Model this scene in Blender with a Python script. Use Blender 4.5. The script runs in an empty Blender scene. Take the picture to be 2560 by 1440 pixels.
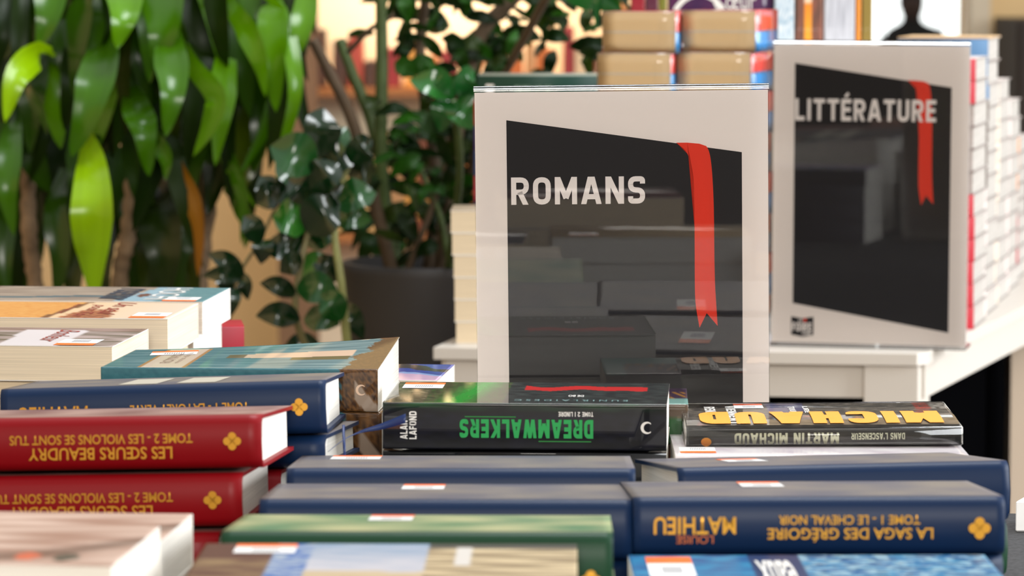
import bpy, bmesh, math, random
from mathutils import Vector, Matrix, noise

# ------------------------------------------------------------------ camera, world, lights, exposure
SC = bpy.context.scene
COL = SC.collection
F = 9000.0                      # focal length in pixels of the 2560 wide frame
ZC = 1.193                      # eye height
PITCH = math.atan(813 / F)
SP, CP = math.sin(PITCH), math.cos(PITCH)
TZ = 0.75                       # top of the grey clothed table
WZ = ZC - 0.448                 # top of the white table

cam_d = bpy.data.cameras.new('camera')
cam_d.sensor_width = 36.0
cam_d.lens = F / 2560 * 36
cam_d.clip_start, cam_d.clip_end = 0.05, 300
cam_d.dof.use_dof = True
cam_d.dof.focus_distance = 2.82
cam_d.dof.aperture_fstop = 11.5
cam = bpy.data.objects.new('camera', cam_d)
COL.objects.link(cam)
cam.location = (0, 0, ZC)
cam.rotation_euler = (math.pi / 2 - PITCH, 0, 0)
SC.camera = cam

SC.view_settings.view_transform = 'Standard'
SC.view_settings.look = 'None'
SC.view_settings.exposure = 0.0
SC.view_settings.gamma = 1.0
SC.view_settings.use_curve_mapping = False


def lin(c):
    r = []
    for v in c[:3]:
        v = v / 255.0
        r.append(v / 12.92 if v <= 0.04045 else ((v + 0.055) / 1.055) ** 2.4)
    return (r[0], r[1], r[2], 1.0)


world = bpy.data.worlds.new('daylit_hall')
SC.world = world
world.use_nodes = True
wn, wl = world.node_tree.nodes, world.node_tree.links
wn.clear()
w_out = wn.new('ShaderNodeOutputWorld')
w_bg = wn.new('ShaderNodeBackground')
w_tc = wn.new('ShaderNodeTexCoord')
wl.new(w_bg.outputs[0], w_out.inputs[0])


def w_lobe(direction, lo, hi):
    d = wn.new('ShaderNodeVectorMath'); d.operation = 'DOT_PRODUCT'
    v = Vector(direction).normalized()
    d.inputs[1].default_value = v
    wl.new(w_tc.outputs['Generated'], d.inputs[0])
    m = wn.new('ShaderNodeMapRange'); m.interpolation_type = 'SMOOTHSTEP'
    m.inputs['From Min'].default_value = lo
    m.inputs['From Max'].default_value = hi
    wl.new(d.outputs['Value'], m.inputs['Value'])
    return m.outputs['Result']


def w_mix(fac, a, b):
    m = wn.new('ShaderNodeMix'); m.data_type = 'RGBA'
    wl.new(fac, m.inputs['Factor'])
    for sock, val in ((m.inputs[6], a), (m.inputs[7], b)):
        if isinstance(val, tuple):
            sock.default_value = val
        else:
            wl.new(val, sock)
    return m.outputs[2]


amb = w_mix(w_lobe((0, 0, 1), -0.2, 0.9), (0.42, 0.38, 0.33, 1), (0.62, 0.62, 0.62, 1))
amb = w_mix(w_lobe((0, -1, 0.15), 0.2, 1.0), amb, (0.62, 0.57, 0.52, 1))
amb = w_mix(w_lobe((0.12, 1, 0.0), 0.93, 0.985), amb, (2.6, 2.65, 2.6, 1))
wl.new(amb, w_bg.inputs['Color'])
w_bg.inputs['Strength'].default_value = 1.0


def area(name, loc, target, sx, sy, power, color):
    l = bpy.data.lights.new(name, 'AREA')
    l.shape = 'RECTANGLE'
    l.size, l.size_y = sx, sy
    l.energy = power
    l.color = color
    o = bpy.data.objects.new(name, l)
    COL.objects.link(o)
    o.location = loc
    d = Vector(target) - Vector(loc)
    o.rotation_euler = d.to_track_quat('-Z', 'Y').to_euler()
    return o


area('daylight_side_window', (4.2, 3.4, 2.0), (0, 3.0, 0.9), 3.2, 2.2, 300, (0.95, 0.98, 1.0))
area('front_fill_added', (0.8, -5.5, 3.6), (0, 3.0, 0.8), 4.0, 2.0, 420, (1.0, 0.95, 0.88))  # unseen fill added behind the camera to light the front faces
area('daylight_roof_light', (0.6, 4.2, 4.2), (0, 3.6, 0.8), 2.0, 1.2, 110, (0.95, 0.98, 1.0))


# ------------------------------------------------------------------ pixel -> place helpers
def at(px, py, Y):
    u, v = (px - 1280) / F, (720 - py) / F
    dy = CP + v * SP
    dz = -SP + v * CP
    t = Y / dy
    return Vector((u * t, Y, ZC + dz * t))


def depth_at(py, z):
    v = (720 - py) / F
    return (z - ZC) * (CP + v * SP) / (-SP + v * CP)


# ------------------------------------------------------------------ material helpers
MATS = {}


def pmat(name, color=None, rough=0.5, spec=0.5, coat=0.0, attr=False, bump=None, vary=None, metal=0.0,
         pages=False, emit=None, translucent=0.0, coat_rough=0.06, sheen=0.0):
    if name in MATS:
        return MATS[name]
    m = bpy.data.materials.new(name)
    m.use_nodes = True
    n, l = m.node_tree.nodes, m.node_tree.links
    n.clear()
    out = n.new('ShaderNodeOutputMaterial')
    b = n.new('ShaderNodeBsdfPrincipled')
    l.new(b.outputs[0], out.inputs[0])
    b.inputs['Roughness'].default_value = rough
    b.inputs['Specular IOR Level'].default_value = spec
    b.inputs['Coat Weight'].default_value = coat
    b.inputs['Coat Roughness'].default_value = coat_rough
    b.inputs['Metallic'].default_value = metal
    b.inputs['Sheen Weight'].default_value = sheen
    col = None
    if attr:
        a = n.new('ShaderNodeVertexColor'); a.layer_name = 'Col'
        col = a.outputs['Color']
    elif color is not None:
        b.inputs['Base Color'].default_value = lin(color)
    tc = n.new('ShaderNodeTexCoord')
    if pages:
        mp = n.new('ShaderNodeMapping')
        mp.inputs['Scale'].default_value = (6, 6, 900)
        l.new(tc.outputs['Object'], mp.inputs['Vector'])
        t = n.new('ShaderNodeTexNoise'); t.inputs['Scale'].default_value = 1.0; t.inputs['Detail'].default_value = 3
        l.new(mp.outputs[0], t.inputs['Vector'])
        r = n.new('ShaderNodeMapRange')
        r.inputs['From Min'].default_value = 0.25; r.inputs['From Max'].default_value = 0.7
        r.inputs['To Min'].default_value = 0.80; r.inputs['To Max'].default_value = 1.03
        l.new(t.outputs['Fac'], r.inputs['Value'])
        mx = n.new('ShaderNodeMix'); mx.data_type = 'RGBA'; mx.blend_type = 'MULTIPLY'
        mx.inputs['Factor'].default_value = 1.0
        mx.inputs[6].default_value = lin(color)
        l.new(r.outputs[0], mx.inputs[7])
        col = mx.outputs[2]
    if vary:
        sc, lo, hi = vary
        t = n.new('ShaderNodeTexNoise'); t.inputs['Scale'].default_value = sc; t.inputs['Detail'].default_value = 5
        l.new(tc.outputs['Object'], t.inputs['Vector'])
        r = n.new('ShaderNodeMapRange')
        r.inputs['From Min'].default_value = 0.3; r.inputs['From Max'].default_value = 0.7
        r.inputs['To Min'].default_value = lo; r.inputs['To Max'].default_value = hi
        l.new(t.outputs['Fac'], r.inputs['Value'])
        mx = n.new('ShaderNodeMix'); mx.data_type = 'RGBA'; mx.blend_type = 'MULTIPLY'
        mx.inputs['Factor'].default_value = 1.0
        if col is not None:
            l.new(col, mx.inputs[6])
        else:
            mx.inputs[6].default_value = lin(color)
        l.new(r.outputs[0], mx.inputs[7])
        col = mx.outputs[2]
    if col is not None:
        l.new(col, b.inputs['Base Color'])
    if bump:
        sc, st, vec = bump
        mp = n.new('ShaderNodeMapping'); mp.inputs['Scale'].default_value = vec
        l.new(tc.outputs['Object'], mp.inputs['Vector'])
        t = n.new('ShaderNodeTexNoise'); t.inputs['Scale'].default_value = sc; t.inputs['Detail'].default_value = 6
        l.new(mp.outputs[0], t.inputs['Vector'])
        bp = n.new('ShaderNodeBump'); bp.inputs['Strength'].default_value = st; bp.inputs['Distance'].default_value = 0.002
        l.new(t.outputs['Fac'], bp.inputs['Height'])
        l.new(bp.outputs[0], b.inputs['Normal'])
    if emit:
        b.inputs['Emission Color'].default_value = lin(emit[0])
        b.inputs['Emission Strength'].default_value = emit[1]
    if translucent > 0:
        tr = n.new('ShaderNodeBsdfTranslucent')
        if col is not None:
            hs = n.new('ShaderNodeHueSaturation')
            hs.inputs['Saturation'].default_value = 1.1
            hs.inputs['Value'].default_value = 1.7
            l.new(col, hs.inputs['Color'])
            l.new(hs.outputs[0], tr.inputs['Color'])
        ms = n.new('ShaderNodeMixShader')
        ms.inputs[0].default_value = translucent
        l.new(b.outputs[0], ms.inputs[1]); l.new(tr.outputs[0], ms.inputs[2])
        l.new(ms.outputs[0], out.inputs[0])
    MATS[name] = m
    return m


def thin_clear(name, tint=(1, 1, 1, 1), ior=1.49, rough=0.0, gloss=1.0):
    m = bpy.data.materials.new(name)
    m.use_nodes = True
    n, l = m.node_tree.nodes, m.node_tree.links
    n.clear()
    out = n.new('ShaderNodeOutputMaterial')
    t = n.new('ShaderNodeBsdfTransparent'); t.inputs[0].default_value = tint
    g = n.new('ShaderNodeBsdfGlossy'); g.inputs['Roughness'].default_value = rough
    g.inputs['Color'].default_value = (gloss, gloss, gloss, 1)
    fr = n.new('ShaderNodeFresnel'); fr.inputs['IOR'].default_value = ior
    ms = n.new('ShaderNodeMixShader')
    l.new(fr.outputs[0], ms.inputs[0]); l.new(t.outputs[0], ms.inputs[1]); l.new(g.outputs[0], ms.inputs[2])
    l.new(ms.outputs[0], out.inputs[0])
    return m


M_PAGE_CREAM = pmat('cream_paper_edges', (226, 208, 178), 0.8, 0.2, pages=True)
M_PAGE_SOFT = pmat('ivory_paper_edges', (234, 220, 196), 0.8, 0.2, pages=True)
M_PAGE_WHITE = pmat('white_paper_edges', (240, 236, 228), 0.8, 0.2, pages=True)
M_PAGE_PALE = pmat('pale_grey_paper_edges', (186, 181, 175), 0.8, 0.2, pages=True)
M_PAGE_TAN = pmat('tan_paper_edges', (230, 206, 166), 0.75, 0.3)
M_COVER_MATTE = pmat('printed_cover_satin', rough=0.45, spec=0.25, attr=True)
M_COVER_GLOSS = pmat('printed_cover_laminated', rough=0.5, spec=0.12, attr=True, coat=0.75, coat_rough=0.03)
M_COVER_CLOTH = pmat('printed_hard_cover', rough=0.5, spec=0.15, attr=True, coat=0.12, coat_rough=0.3,
                     bump=(1.0, 0.05, (2500, 2500, 2500)))
M_GOLD = pmat('gold_foil', (206, 150, 46), 0.38, 0.5, metal=0.55)
M_WHITE_INK = pmat('white_ink', (232, 230, 226), 0.45)
M_ORANGE = pmat('orange_print', (255, 112, 30), 0.4)
M_STICKER = pmat('sticker_paper', (244, 244, 244), 0.45)
M_GREYINK = pmat('grey_print', (150, 152, 158), 0.5)
M_NAVY_RIBBON = pmat('navy_satin_ribbon', (14, 42, 98), 0.4)
M_CLEAR = thin_clear('clear_acrylic', (0.985, 0.985, 0.985, 1), gloss=.72)
M_SIGN_WHITE = pmat('sign_card_white', (243, 233, 227), 0.6, 0.3)
M_SIGN_BLACK = pmat('sign_print_black', (30, 28, 30), 0.55, 0.2)
M_SIGN_RED = pmat('sign_print_red', (232, 56, 32), 0.55, 0.2)
M_SIGN_TEXT = pmat('sign_print_pale', (246, 238, 234), 0.55, 0.2)
M_WHITE_TABLE = pmat('white_lacquered_wood', (206, 200, 192), 0.4, 0.35)
M_BLACK_SHEET = pmat('black_sheet', (5, 5, 6), 0.95, 0.0)
M_GREY_CLOTH = pmat('dark_grey_crinkle_cloth', (66, 66, 68), 0.85, 0.25, vary=(220, 0.7, 1.3),
                    bump=(1.0, 1.0, (60, 420, 60)))


# ------------------------------------------------------------------ object helpers
def new_mesh_obj(name, bm, mats, parent=None, smooth=False, recalc=True):
    me = bpy.data.meshes.new(name)
    if recalc:
        bmesh.ops.recalc_face_normals(bm, faces=bm.faces)
    bm.to_mesh(me)
    bm.free()
    if not isinstance(mats, (list, tuple)):
        mats = [mats]
    for m in mats:
        me.materials.append(m)
    if smooth:
        for p in me.polygons:
            p.use_smooth = True
    o = bpy.data.objects.new(name, me)
    COL.objects.link(o)
    if parent:
        o.parent = parent
    return o


def tag(o, label, cat, group=None, kind=None):
    o['label'] = label
    o['category'] = cat
    if group:
        o['group'] = group
    if kind:
        o['kind'] = kind
    return o


def empty(name, loc=(0, 0, 0), rot=(0, 0, 0)):
    o = bpy.data.objects.new(name, None)
    o.empty_display_size = 0.05
    COL.objects.link(o)
    o.location = loc
    o.rotation_euler = rot
    return o


def struct(name, bm, mat, smooth=False):
    o = new_mesh_obj(name, bm, mat, None, smooth)
    o['kind'] = 'structure'
    return o


def box(bm, lo, hi, mi=0):
    x0, y0, z0 = lo
    x1, y1, z1 = hi
    v = [bm.verts.new(p) for p in ((x0, y0, z0), (x1, y0, z0), (x1, y1, z0), (x0, y1, z0),
                                   (x0, y0, z1), (x1, y0, z1), (x1, y1, z1), (x0, y1, z1))]
    fs = []
    for f in ((0, 3, 2, 1), (4, 5, 6, 7), (0, 1, 5, 4), (1, 2, 6, 5), (2, 3, 7, 6), (3, 0, 4, 7)):
        fc = bm.faces.new([v[i] for i in f]); fc.material_index = mi
        fs.append(fc)
    return fs


def bevel_all(bm, w, seg=2):
    bmesh.ops.bevel(bm, geom=list(bm.edges), offset=w, segments=seg, affect='EDGES', profile=0.7)


def prism(bm, poly, z0, z1, mi=0):
    b = [bm.verts.new((p[0], p[1], z0)) for p in poly]
    t = [bm.verts.new((p[0], p[1], z1)) for p in poly]
    n = len(poly)
    f = bm.faces.new(t); f.material_index = mi
    f = bm.faces.new(list(reversed(b))); f.material_index = mi
    for i in range(n):
        f = bm.faces.new((b[i], b[(i + 1) % n], t[(i + 1) % n], t[i])); f.material_index = mi


def tube(bm, pts, rads, n=8, mi=0, cap=True):
    rings = []
    for i, p in enumerate(pts):
        p = Vector(p)
        a = Vector(pts[max(0, i - 1)]); b = Vector(pts[min(len(pts) - 1, i + 1)])
        t = (b - a).normalized()
        u = t.cross(Vector((0, 1, 0.1)))
        if u.length < 1e-4:
            u = t.cross(Vector((1, 0, 0)))
        u.normalize()
        w = t.cross(u)
        r = rads[i] if isinstance(rads, (list, tuple)) else rads
        rings.append([bm.verts.new(p + u * (r * math.cos(2 * math.pi * k / n)) + w * (r * math.sin(2 * math.pi * k / n)))
                      for k in range(n)])
    for i in range(len(rings) - 1):
        for k in range(n):
            f = bm.faces.new((rings[i][k], rings[i][(k + 1) % n], rings[i + 1][(k + 1) % n], rings[i + 1][k]))
            f.material_index = mi; f.smooth = True
    if cap:
        bm.faces.new(rings[0]); bm.faces.new(list(reversed(rings[-1])))


def lathe(bm, prof, n=40, mi=0):
    rings = []
    for r, z in prof:
        rings.append([bm.verts.new((r * math.cos(2 * math.pi * k / n), r * math.sin(2 * math.pi * k / n), z)) for k in range(n)])
    for i in range(len(rings) - 1):
        for k in range(n):
            f = bm.faces.new((rings[i][k], rings[i][(k + 1) % n], rings[i + 1][(k + 1) % n], rings[i + 1][k]))
            f.material_index = mi; f.smooth = True
    bm.faces.new(rings[0]); bm.faces.new(list(reversed(rings[-1])))


def catmull(pts, n):
    P = [Vector(p) for p in pts]
    P = [P[0] * 2 - P[1]] + P + [P[-1] * 2 - P[-2]]
    seg = len(P) - 3
    out = []
    for i in range(n + 1):
        s = i / n * seg
        k = min(int(s), seg - 1)
        t = s - k
        a, b, c, d = P[k], P[k + 1], P[k + 2], P[k + 3]
        out.append(0.5 * ((2 * b) + (c - a) * t + (2 * a - 5 * b + 4 * c - d) * t * t + (3 * b - a - 3 * c + d) * t ** 3))
    return out


# ------------------------------------------------------------------ lettering: a condensed grotesque drawn with strokes
def rounded(pts, r, closed=False, n=5):
    out = []
    m = len(pts)
    P = [Vector((p[0], p[1])) for p in pts]
    for i in range(m):
        if not closed and i in (0, m - 1):
            out.append(P[i]); continue
        a, b, c = P[i - 1], P[i], P[(i + 1) % m]
        d1, d2 = (a - b), (c - b)
        rr = min(r, d1.length * 0.5, d2.length * 0.5)
        p, q = b + d1.normalized() * rr, b + d2.normalized() * rr
        for k in range(n + 1):
            t = k / n
            out.append(p * (1 - t) ** 2 + b * 2 * t * (1 - t) + q * t * t)
    return out


def stroke(bm, pts, w, closed=False):
    P = [Vector((p[0], p[1])) for p in pts]
    m = len(P)
    L, R = [], []
    for i in range(m):
        if closed:
            a, c = P[i - 1], P[(i + 1) % m]
        else:
            a, c = P[max(i - 1, 0)], P[min(i + 1, m - 1)]
        b = P[i]
        d1 = (b - a) if (b - a).length > 1e-9 else (c - b)
        d2 = (c - b) if (c - b).length > 1e-9 else (b - a)
        d1.normalize(); d2.normalize()
        n1 = Vector((-d1.y, d1.x)); n2 = Vector((-d2.y, d2.x))
        nn = n1 + n2
        if nn.length < 1e-6:
            nn = n1
        nn.normalize()
        k = 1.0 / max(0.35, nn.dot(n1))
        L.append(b + nn * (w / 2 * k)); R.append(b - nn * (w / 2 * k))
    zo = 2e-5 * (len(bm.faces) % 7 + 1)      # neighbouring strokes never share a plane
    lv = [bm.verts.new((p.x, p.y, zo)) for p in L]
    rv = [bm.verts.new((p.x, p.y, zo)) for p in R]
    rng = range(m) if closed else range(m - 1)
    for i in rng:
        j = (i + 1) % m
        bm.faces.new((rv[i], rv[j], lv[j], lv[i]))


def glyph(bm, ch, w, s):
    """draws ch in the box [0,w] x [0,1], stroke s; accents go above 1"""
    h = s / 2
    T, B, Lx, Rx = 1 - h, h, h, w - h
    r = w * 0.42
    S = lambda pts, closed=False: stroke(bm, pts, s, closed)
    if ch == 'O' or ch == '0':
        S(rounded([(Lx, B), (Rx, B), (Rx, T), (Lx, T)], r, True), True)
    elif ch == 'Q':
        S(rounded([(Lx, B), (Rx, B), (Rx, T), (Lx, T)], r, True), True); S([(w * .55, .3), (w, 0)])
    elif ch == 'D':
        S(rounded([(Lx, B), (Rx, B), (Rx, T), (Lx, T)], r))
        S([(Lx, 0), (Lx, 1)])
    elif ch in 'RPB':
        m = 0.46
        S(rounded([(Lx, T), (Rx, T), (Rx, m), (Lx, m)], r)); S([(Lx, 0), (Lx, 1)])
        if ch == 'R':
            S([(w * .48, m), (w - h * 1.05, -0.05)])
        if ch == 'B':
            S(rounded([(Lx, B), (Rx, B), (Rx, m), (Lx, m)], r))
    elif ch == 'A':
        S([(h * .9, -0.03), (w / 2 - h * .25, 1.02)]); S([(w - h * .9, -0.03), (w / 2 + h * .25, 1.02)])
        S([(w * .2, .27), (w * .8, .27)])
    elif ch == 'V':
        S([(h * .9, 1.03), (w / 2, -.02)]); S([(w - h * .9, 1.03), (w / 2, -.02)])
    elif ch == 'W':
        S([(h * .9, 1.03), (w * .27, -.02)]); S([(w * .27, -.02), (w / 2, 1.0)])
        S([(w / 2, 1.0), (w * .73, -.02)]); S([(w * .73, -.02), (w - h * .9, 1.03)])
    elif ch == 'M':
        S([(Lx, 0), (Lx, 1)]); S([(Rx, 0), (Rx, 1)])
        S([(Lx, 1.02), (w / 2, .22)]); S([(Rx, 1.02), (w / 2, .22)])
    elif ch == 'N':
        S([(Lx, 0), (Lx, 1)]); S([(Rx, 0), (Rx, 1)]); S([(Lx, 1.02), (Rx, -.02)])
    elif ch == 'S':
        m = .51
        S(rounded([(Rx, .73), (Rx, T), (Lx, T), (Lx, m), (Rx, m - .02), (Rx, B), (Lx, B), (Lx, .27)], r * .85))
    elif ch == 'C':
        S(rounded([(Rx, .68), (Rx, T), (Lx, T), (Lx, B), (Rx, B), (Rx, .32)], r))
    elif ch == 'G':
        S(rounded([(Rx, .70), (Rx, T), (Lx, T), (Lx, B), (Rx, B), (Rx, .46), (w * .5, .46)], r))
    elif ch == 'U':
        S(rounded([(Lx, 1), (Lx, B), (Rx, B), (Rx, 1)], r))
    elif ch in 'EÉ':
        S([(Lx, 0), (Lx, 1)]); S([(Lx, T), (w, T)]); S([(Lx, B), (w, B)]); S([(Lx, .52), (w * .92, .52)])
    elif ch == 'F':
        S([(Lx, 0), (Lx, 1)]); S([(Lx, T), (w, T)]); S([(Lx, .5), (w * .9, .5)])
    elif ch == 'L':
        S([(Lx, 0), (Lx, 1)]); S([(Lx, B), (w, B)])
    elif ch == 'T':
        S([(w / 2, 0), (w / 2, 1)]); S([(0, T), (w, T)])
    elif ch == 'I':
        S([(w / 2, 0), (w / 2, 1)])
    elif ch == 'H':
        S([(Lx, 0), (Lx, 1)]); S([(Rx, 0), (Rx, 1)]); S([(Lx, .51), (Rx, .51)])
    elif ch == 'K':
        S([(Lx, 0), (Lx, 1)]); S([(Lx, .36), (w - h * .8, 1.04)]); S([(w * .42, .56), (w - h * .7, -.04)])
    elif ch == '1':
        S([(w * .6, 0), (w * .6, 1)]); S([(w * .2, .75), (w * .6, .97)])
    elif ch == '2':
        S(rounded([(Lx, .7), (Lx, T), (Rx, T), (Rx, .6), (Lx, .12)], r * .8)); S([(0, B), (w, B)])
    elif ch == '3':
        S(rounded([(Lx, T), (Rx, T), (Rx, .52), (w * .4, .52)], r)); S(rounded([(w * .4, .52), (Rx, .52), (Rx, B), (Lx, B)], r))
    elif ch == "'":
        S([(w / 2, .72), (w / 2, 1)])
    elif ch == '-':
        S([(0, .45), (w, .45)])
    elif ch == '.':
        S([(w / 2, 0), (w / 2, s)])
    elif ch == '|':
        S([(w / 2, -.1), (w / 2, 1.1)])


GW = {'M': 1.25, 'W': 1.45, 'I': 0.34, 'A': 1.14, 'V': 1.1, 'L': .82, 'E': .86, 'É': .86, 'F': .82, 'T': .98, 'S': .96,
      'N': 1.04, "'": .3, '-': .45, '.': .34, '|': .34, '1': .7, 'K': 1.05, ' ': .5}


def letters(text, width, height, weight=0.2, gap=0.13):
    """flat lettering mesh filling [0,width] x [0,height], facing +Z"""
    cells = []
    x = 0.0
    for ch in text:
        g = GW.get(ch, 1.0) * 0.66
        if ch == 'I':
            g = max(g, weight * 1.02)
        cells.append((ch, x, g)); x += g + gap
    tot = x - gap
    kx, ky = width / tot, height
    bm = bmesh.new()
    for ch, x0, g in cells:
        gb = bmesh.new()
        # stroke weight corrected so that stems keep their look after the squeeze
        glyph(gb, ch, g, weight)
        if gb.faces:
            for co, no in (((0, 0, 0), (0, -1, 0)), ((0, 1, 0), (0, 1, 0)), ((0, 0, 0), (-1, 0, 0)), ((g, 0, 0), (1, 0, 0))):
                bmesh.ops.bisect_plane(gb, geom=gb.verts[:] + gb.edges[:] + gb.faces[:], plane_co=co, plane_no=no,
                                       clear_outer=True)
            if ch == 'É':
                stroke(gb, [(g * .38, 1.09), (g * .72, 1.27)], weight * .75)
        for f in gb.faces:
            bm.faces.new([bm.verts.new(((v.co.x + x0) * kx, v.co.y * ky, v.co.z)) for v in f.verts])
        gb.free()
    return bm


def bfont(text, width, height, bold=0.0, shear=0.0):
    cu = bpy.data.curves.new('lettering_outline', 'FONT')
    cu.body = text
    cu.offset = bold
    cu.shear = shear
    cu.resolution_u = 3
    ob = bpy.data.objects.new('lettering_outline', cu)
    me = bpy.data.meshes.new_from_object(ob)
    bm = bmesh.new()
    bm.from_mesh(me)
    bpy.data.objects.remove(ob); bpy.data.curves.remove(cu); bpy.data.meshes.remove(me)
    xs = [v.co.x for v in bm.verts]; ys = [v.co.y for v in bm.verts]
    kx, ky = width / (max(xs) - min(xs)), height / (max(ys) - min(ys))
    x0, y0 = min(xs), min(ys)
    for v in bm.verts:
        v.co = Vector(((v.co.x - x0) * kx, (v.co.y - y0) * ky, 0))
    return bm


def map_bm(bm, o, u, v):
    """sends local (x,y) to o + x*u + y*v, faces kept"""
    o, u, v = Vector(o), Vector(u), Vector(v)
    nn = u.cross(v)
    for w in bm.verts:
        w.co = o + u * w.co.x + v * w.co.y + nn * w.co.z
    return bm


def flat(name, bm, mat, parent, label=None):
    o = new_mesh_obj(name, bm, mat, parent, recalc=False)
    if label:
        o['label'] = label
    return o


# ------------------------------------------------------------------ books
def nz(x, y, s, seed=0.0):
    return noise.noise(Vector((x * s, y * s, seed)))


def solid(c):
    c = lin(c)
    return lambda reg, u, v: c


def deeper(art, k):
    """the same printed picture in deeper inks"""
    def f(reg, u, v):
        c = art(reg, u, v)
        return (c[0] * k, c[1] * k, c[2] * k, 1.0)
    return f


def mixc(a, b, t):
    t = max(0.0, min(1.0, t))
    return tuple(a[i] * (1 - t) + b[i] * t for i in range(3)) + (1.0,)


class Book:
    """local frame: x to the right, y away from the viewer, z up; origin = front left base corner"""

    def __init__(s, name, label, cat, L, W, t, spine='F', kind='paper', pages=None, art=None, tb=None, group=None,
                 nx=1, ny=1, nzs=1, warp=None, gloss=None, cover=None):
        s.L, s.W, s.t = L, W, t
        s.tb = tb if tb is not None else t
        s.root = empty(name)
        tag(s.root, label, cat, group)
        s.warp = warp
        hard = kind == 'hard'
        c = 0.0026 if hard else 0.0013 if kind == 'flexi' else 0.0007
        s.c = c
        r = min(t * .3, 0.006 if hard else 0.0015)
        ins = 0.004 if hard else 0.0030 if kind == 'flexi' else 0.0006
        along = L if spine in 'FB' else W
        across = W if spine in 'FB' else L
        s.along, s.across, s.spine = along, across, spine
        prof = []
        ztop = lambda y: t + (s.tb - t) * max(0, y) / across
        for j in range(ny + 1):
            y = across + (r - across) * j / ny
            prof.append((y, ztop(y), 0.0, 1.0, 'top'))
        for k in range(1, 4):
            a = math.pi / 2 * k / 4
            prof.append((r - r * math.sin(a), t - r + r * math.cos(a), -math.sin(a), math.cos(a), 'spine'))
        for j in range(nzs + 1):
            z = (t - r) + (2 * r - t) * j / nzs
            prof.append((0.0, z, -1.0, 0.0, 'spine'))
        for k in range(1, 4):
            a = math.pi / 2 * k / 4
            prof.append((r - r * math.cos(a), r - r * math.sin(a), -math.cos(a), -math.sin(a), 'spine'))
        prof.append((r, 0.0, 0.0, -1.0, 'bottom'))
        prof.append((across, 0.0, 0.0, -1.0, 'bottom'))
        if hard:   # slightly rounded back
            prof = [(y - (0.004 * math.sin(math.pi * max(0, min(1, z / t))) if reg == 'spine' else 0), z, a, b, reg)
                    for y, z, a, b, reg in prof]
        art = art or solid((200, 200, 200))
        bm = bmesh.new()
        cl = bm.loops.layers.float_color.new('Col')
        outer, inner = [], []
        N = len(prof)
        for i in range(nx + 1):
            x = along * i / nx
            outer.append([bm.verts.new((x, p[0], p[1])) for p in prof])
            inner.append([bm.verts.new((x, p[0] - p[2] * c, p[1] - p[3] * c)) for p in prof])
        s.facecol = []

        def quad(a, b, cc, d, reg, smooth=False):
            f = bm.faces.new((a, b, cc, d))
            f.smooth = smooth
            s.facecol.append((f, reg))
        for i in range(nx):
            for j in range(N - 1):
                reg = prof[j][4] if prof[j][4] == prof[j + 1][4] else ('spine' if 'spine' in (prof[j][4], prof[j + 1][4]) else 'bottom')
                quad(outer[i][j], outer[i][j + 1], outer[i + 1][j + 1], outer[i + 1][j], reg, True)
                quad(inner[i][j], inner[i + 1][j], inner[i + 1][j + 1], inner[i][j + 1], 'inner')
            quad(outer[i][0], outer[i + 1][0], inner[i + 1][0], inner[i][0], 'edge')
            quad(outer[i][N - 1], inner[i][N - 1], inner[i + 1][N - 1], outer[i + 1][N - 1], 'edge')
        for j in range(N - 1):
            quad(outer[0][j], inner[0][j], inner[0][j + 1], outer[0][j + 1], 'edge')
            quad(outer[nx][j], outer[nx][j + 1], inner[nx][j + 1], inner[nx][j], 'edge')
        bm.verts.index_update()
        for v in bm.verts:
            v.co = s.place(v.co)
        edge_c = lin((120, 110, 100)) if hard else lin((150, 142, 138)) if kind == 'flexi' else lin((235, 232, 226))
        bm.normal_update()
        for f, reg in s.facecol:
            if reg in ('inner', 'edge'):
                colr = art('edge', 0, 0) if hard else edge_c
                for lp in f.loops:
                    lp[cl] = colr
            else:
                for lp in f.loops:
                    co = lp.vert.co
                    u = co.x / L
                    v = co.y / W if reg != 'spine' else co.z / t
                    if reg == 'spine' and spine in 'LR':
                        u = co.y / W
                    lp[cl] = art(reg, u, v)
        if warp:
            for v in bm.verts:
                v.co.z += warp(v.co.x / L, v.co.y / W) * v.co.z / t
        s.cover = new_mesh_obj('cover', bm, cover or (M_COVER_CLOTH if hard else (M_COVER_GLOSS if gloss else M_COVER_MATTE)), s.root)
        # page block
        bm = bmesh.new()
        px, py = max(1, nx if warp else 1), max(1, 12 if warp else 6 if hard else 1)
        g = []
        e = 0.0001
        for i in range(px + 1):
            x = ins + (along - 2 * ins) * i / px
            for j in range(py + 1):
                y = c + e + (across - ins - c - e) * j / py
                g.append((x, y))
        top, bot = {}, {}
        for i in range(px + 1):
            for j in range(py + 1):
                x, y = g[i * (py + 1) + j]
                p = s.place(Vector((x, y, ztop(y) - c - e))); q = s.place(Vector((x, y, c + e)))
                if warp:
                    p.z += warp(p.x / L, p.y / W) * p.z / t
                top[i, j] = bm.verts.new(p); bot[i, j] = bm.verts.new(q)
        for i in range(px):
            for j in range(py):
                bm.faces.new((top[i, j], top[i + 1, j], top[i + 1, j + 1], top[i, j + 1]))
                bm.faces.new((bot[i, j], bot[i, j + 1], bot[i + 1, j + 1], bot[i + 1, j]))
        for i in range(px):
            bm.faces.new((top[i, 0], bot[i, 0], bot[i + 1, 0], top[i + 1, 0]))
            bm.faces.new((top[i, py], top[i + 1, py], bot[i + 1, py], bot[i, py]))
        for j in range(py):
            bm.faces.new((top[0, j], top[0, j + 1], bot[0, j + 1], bot[0, j]))
            bm.faces.new((top[px, j], bot[px, j], bot[px, j + 1], top[px, j + 1]))
        s.block = new_mesh_obj('page_block', bm, pages or M_PAGE_CREAM, s.root)

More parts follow.
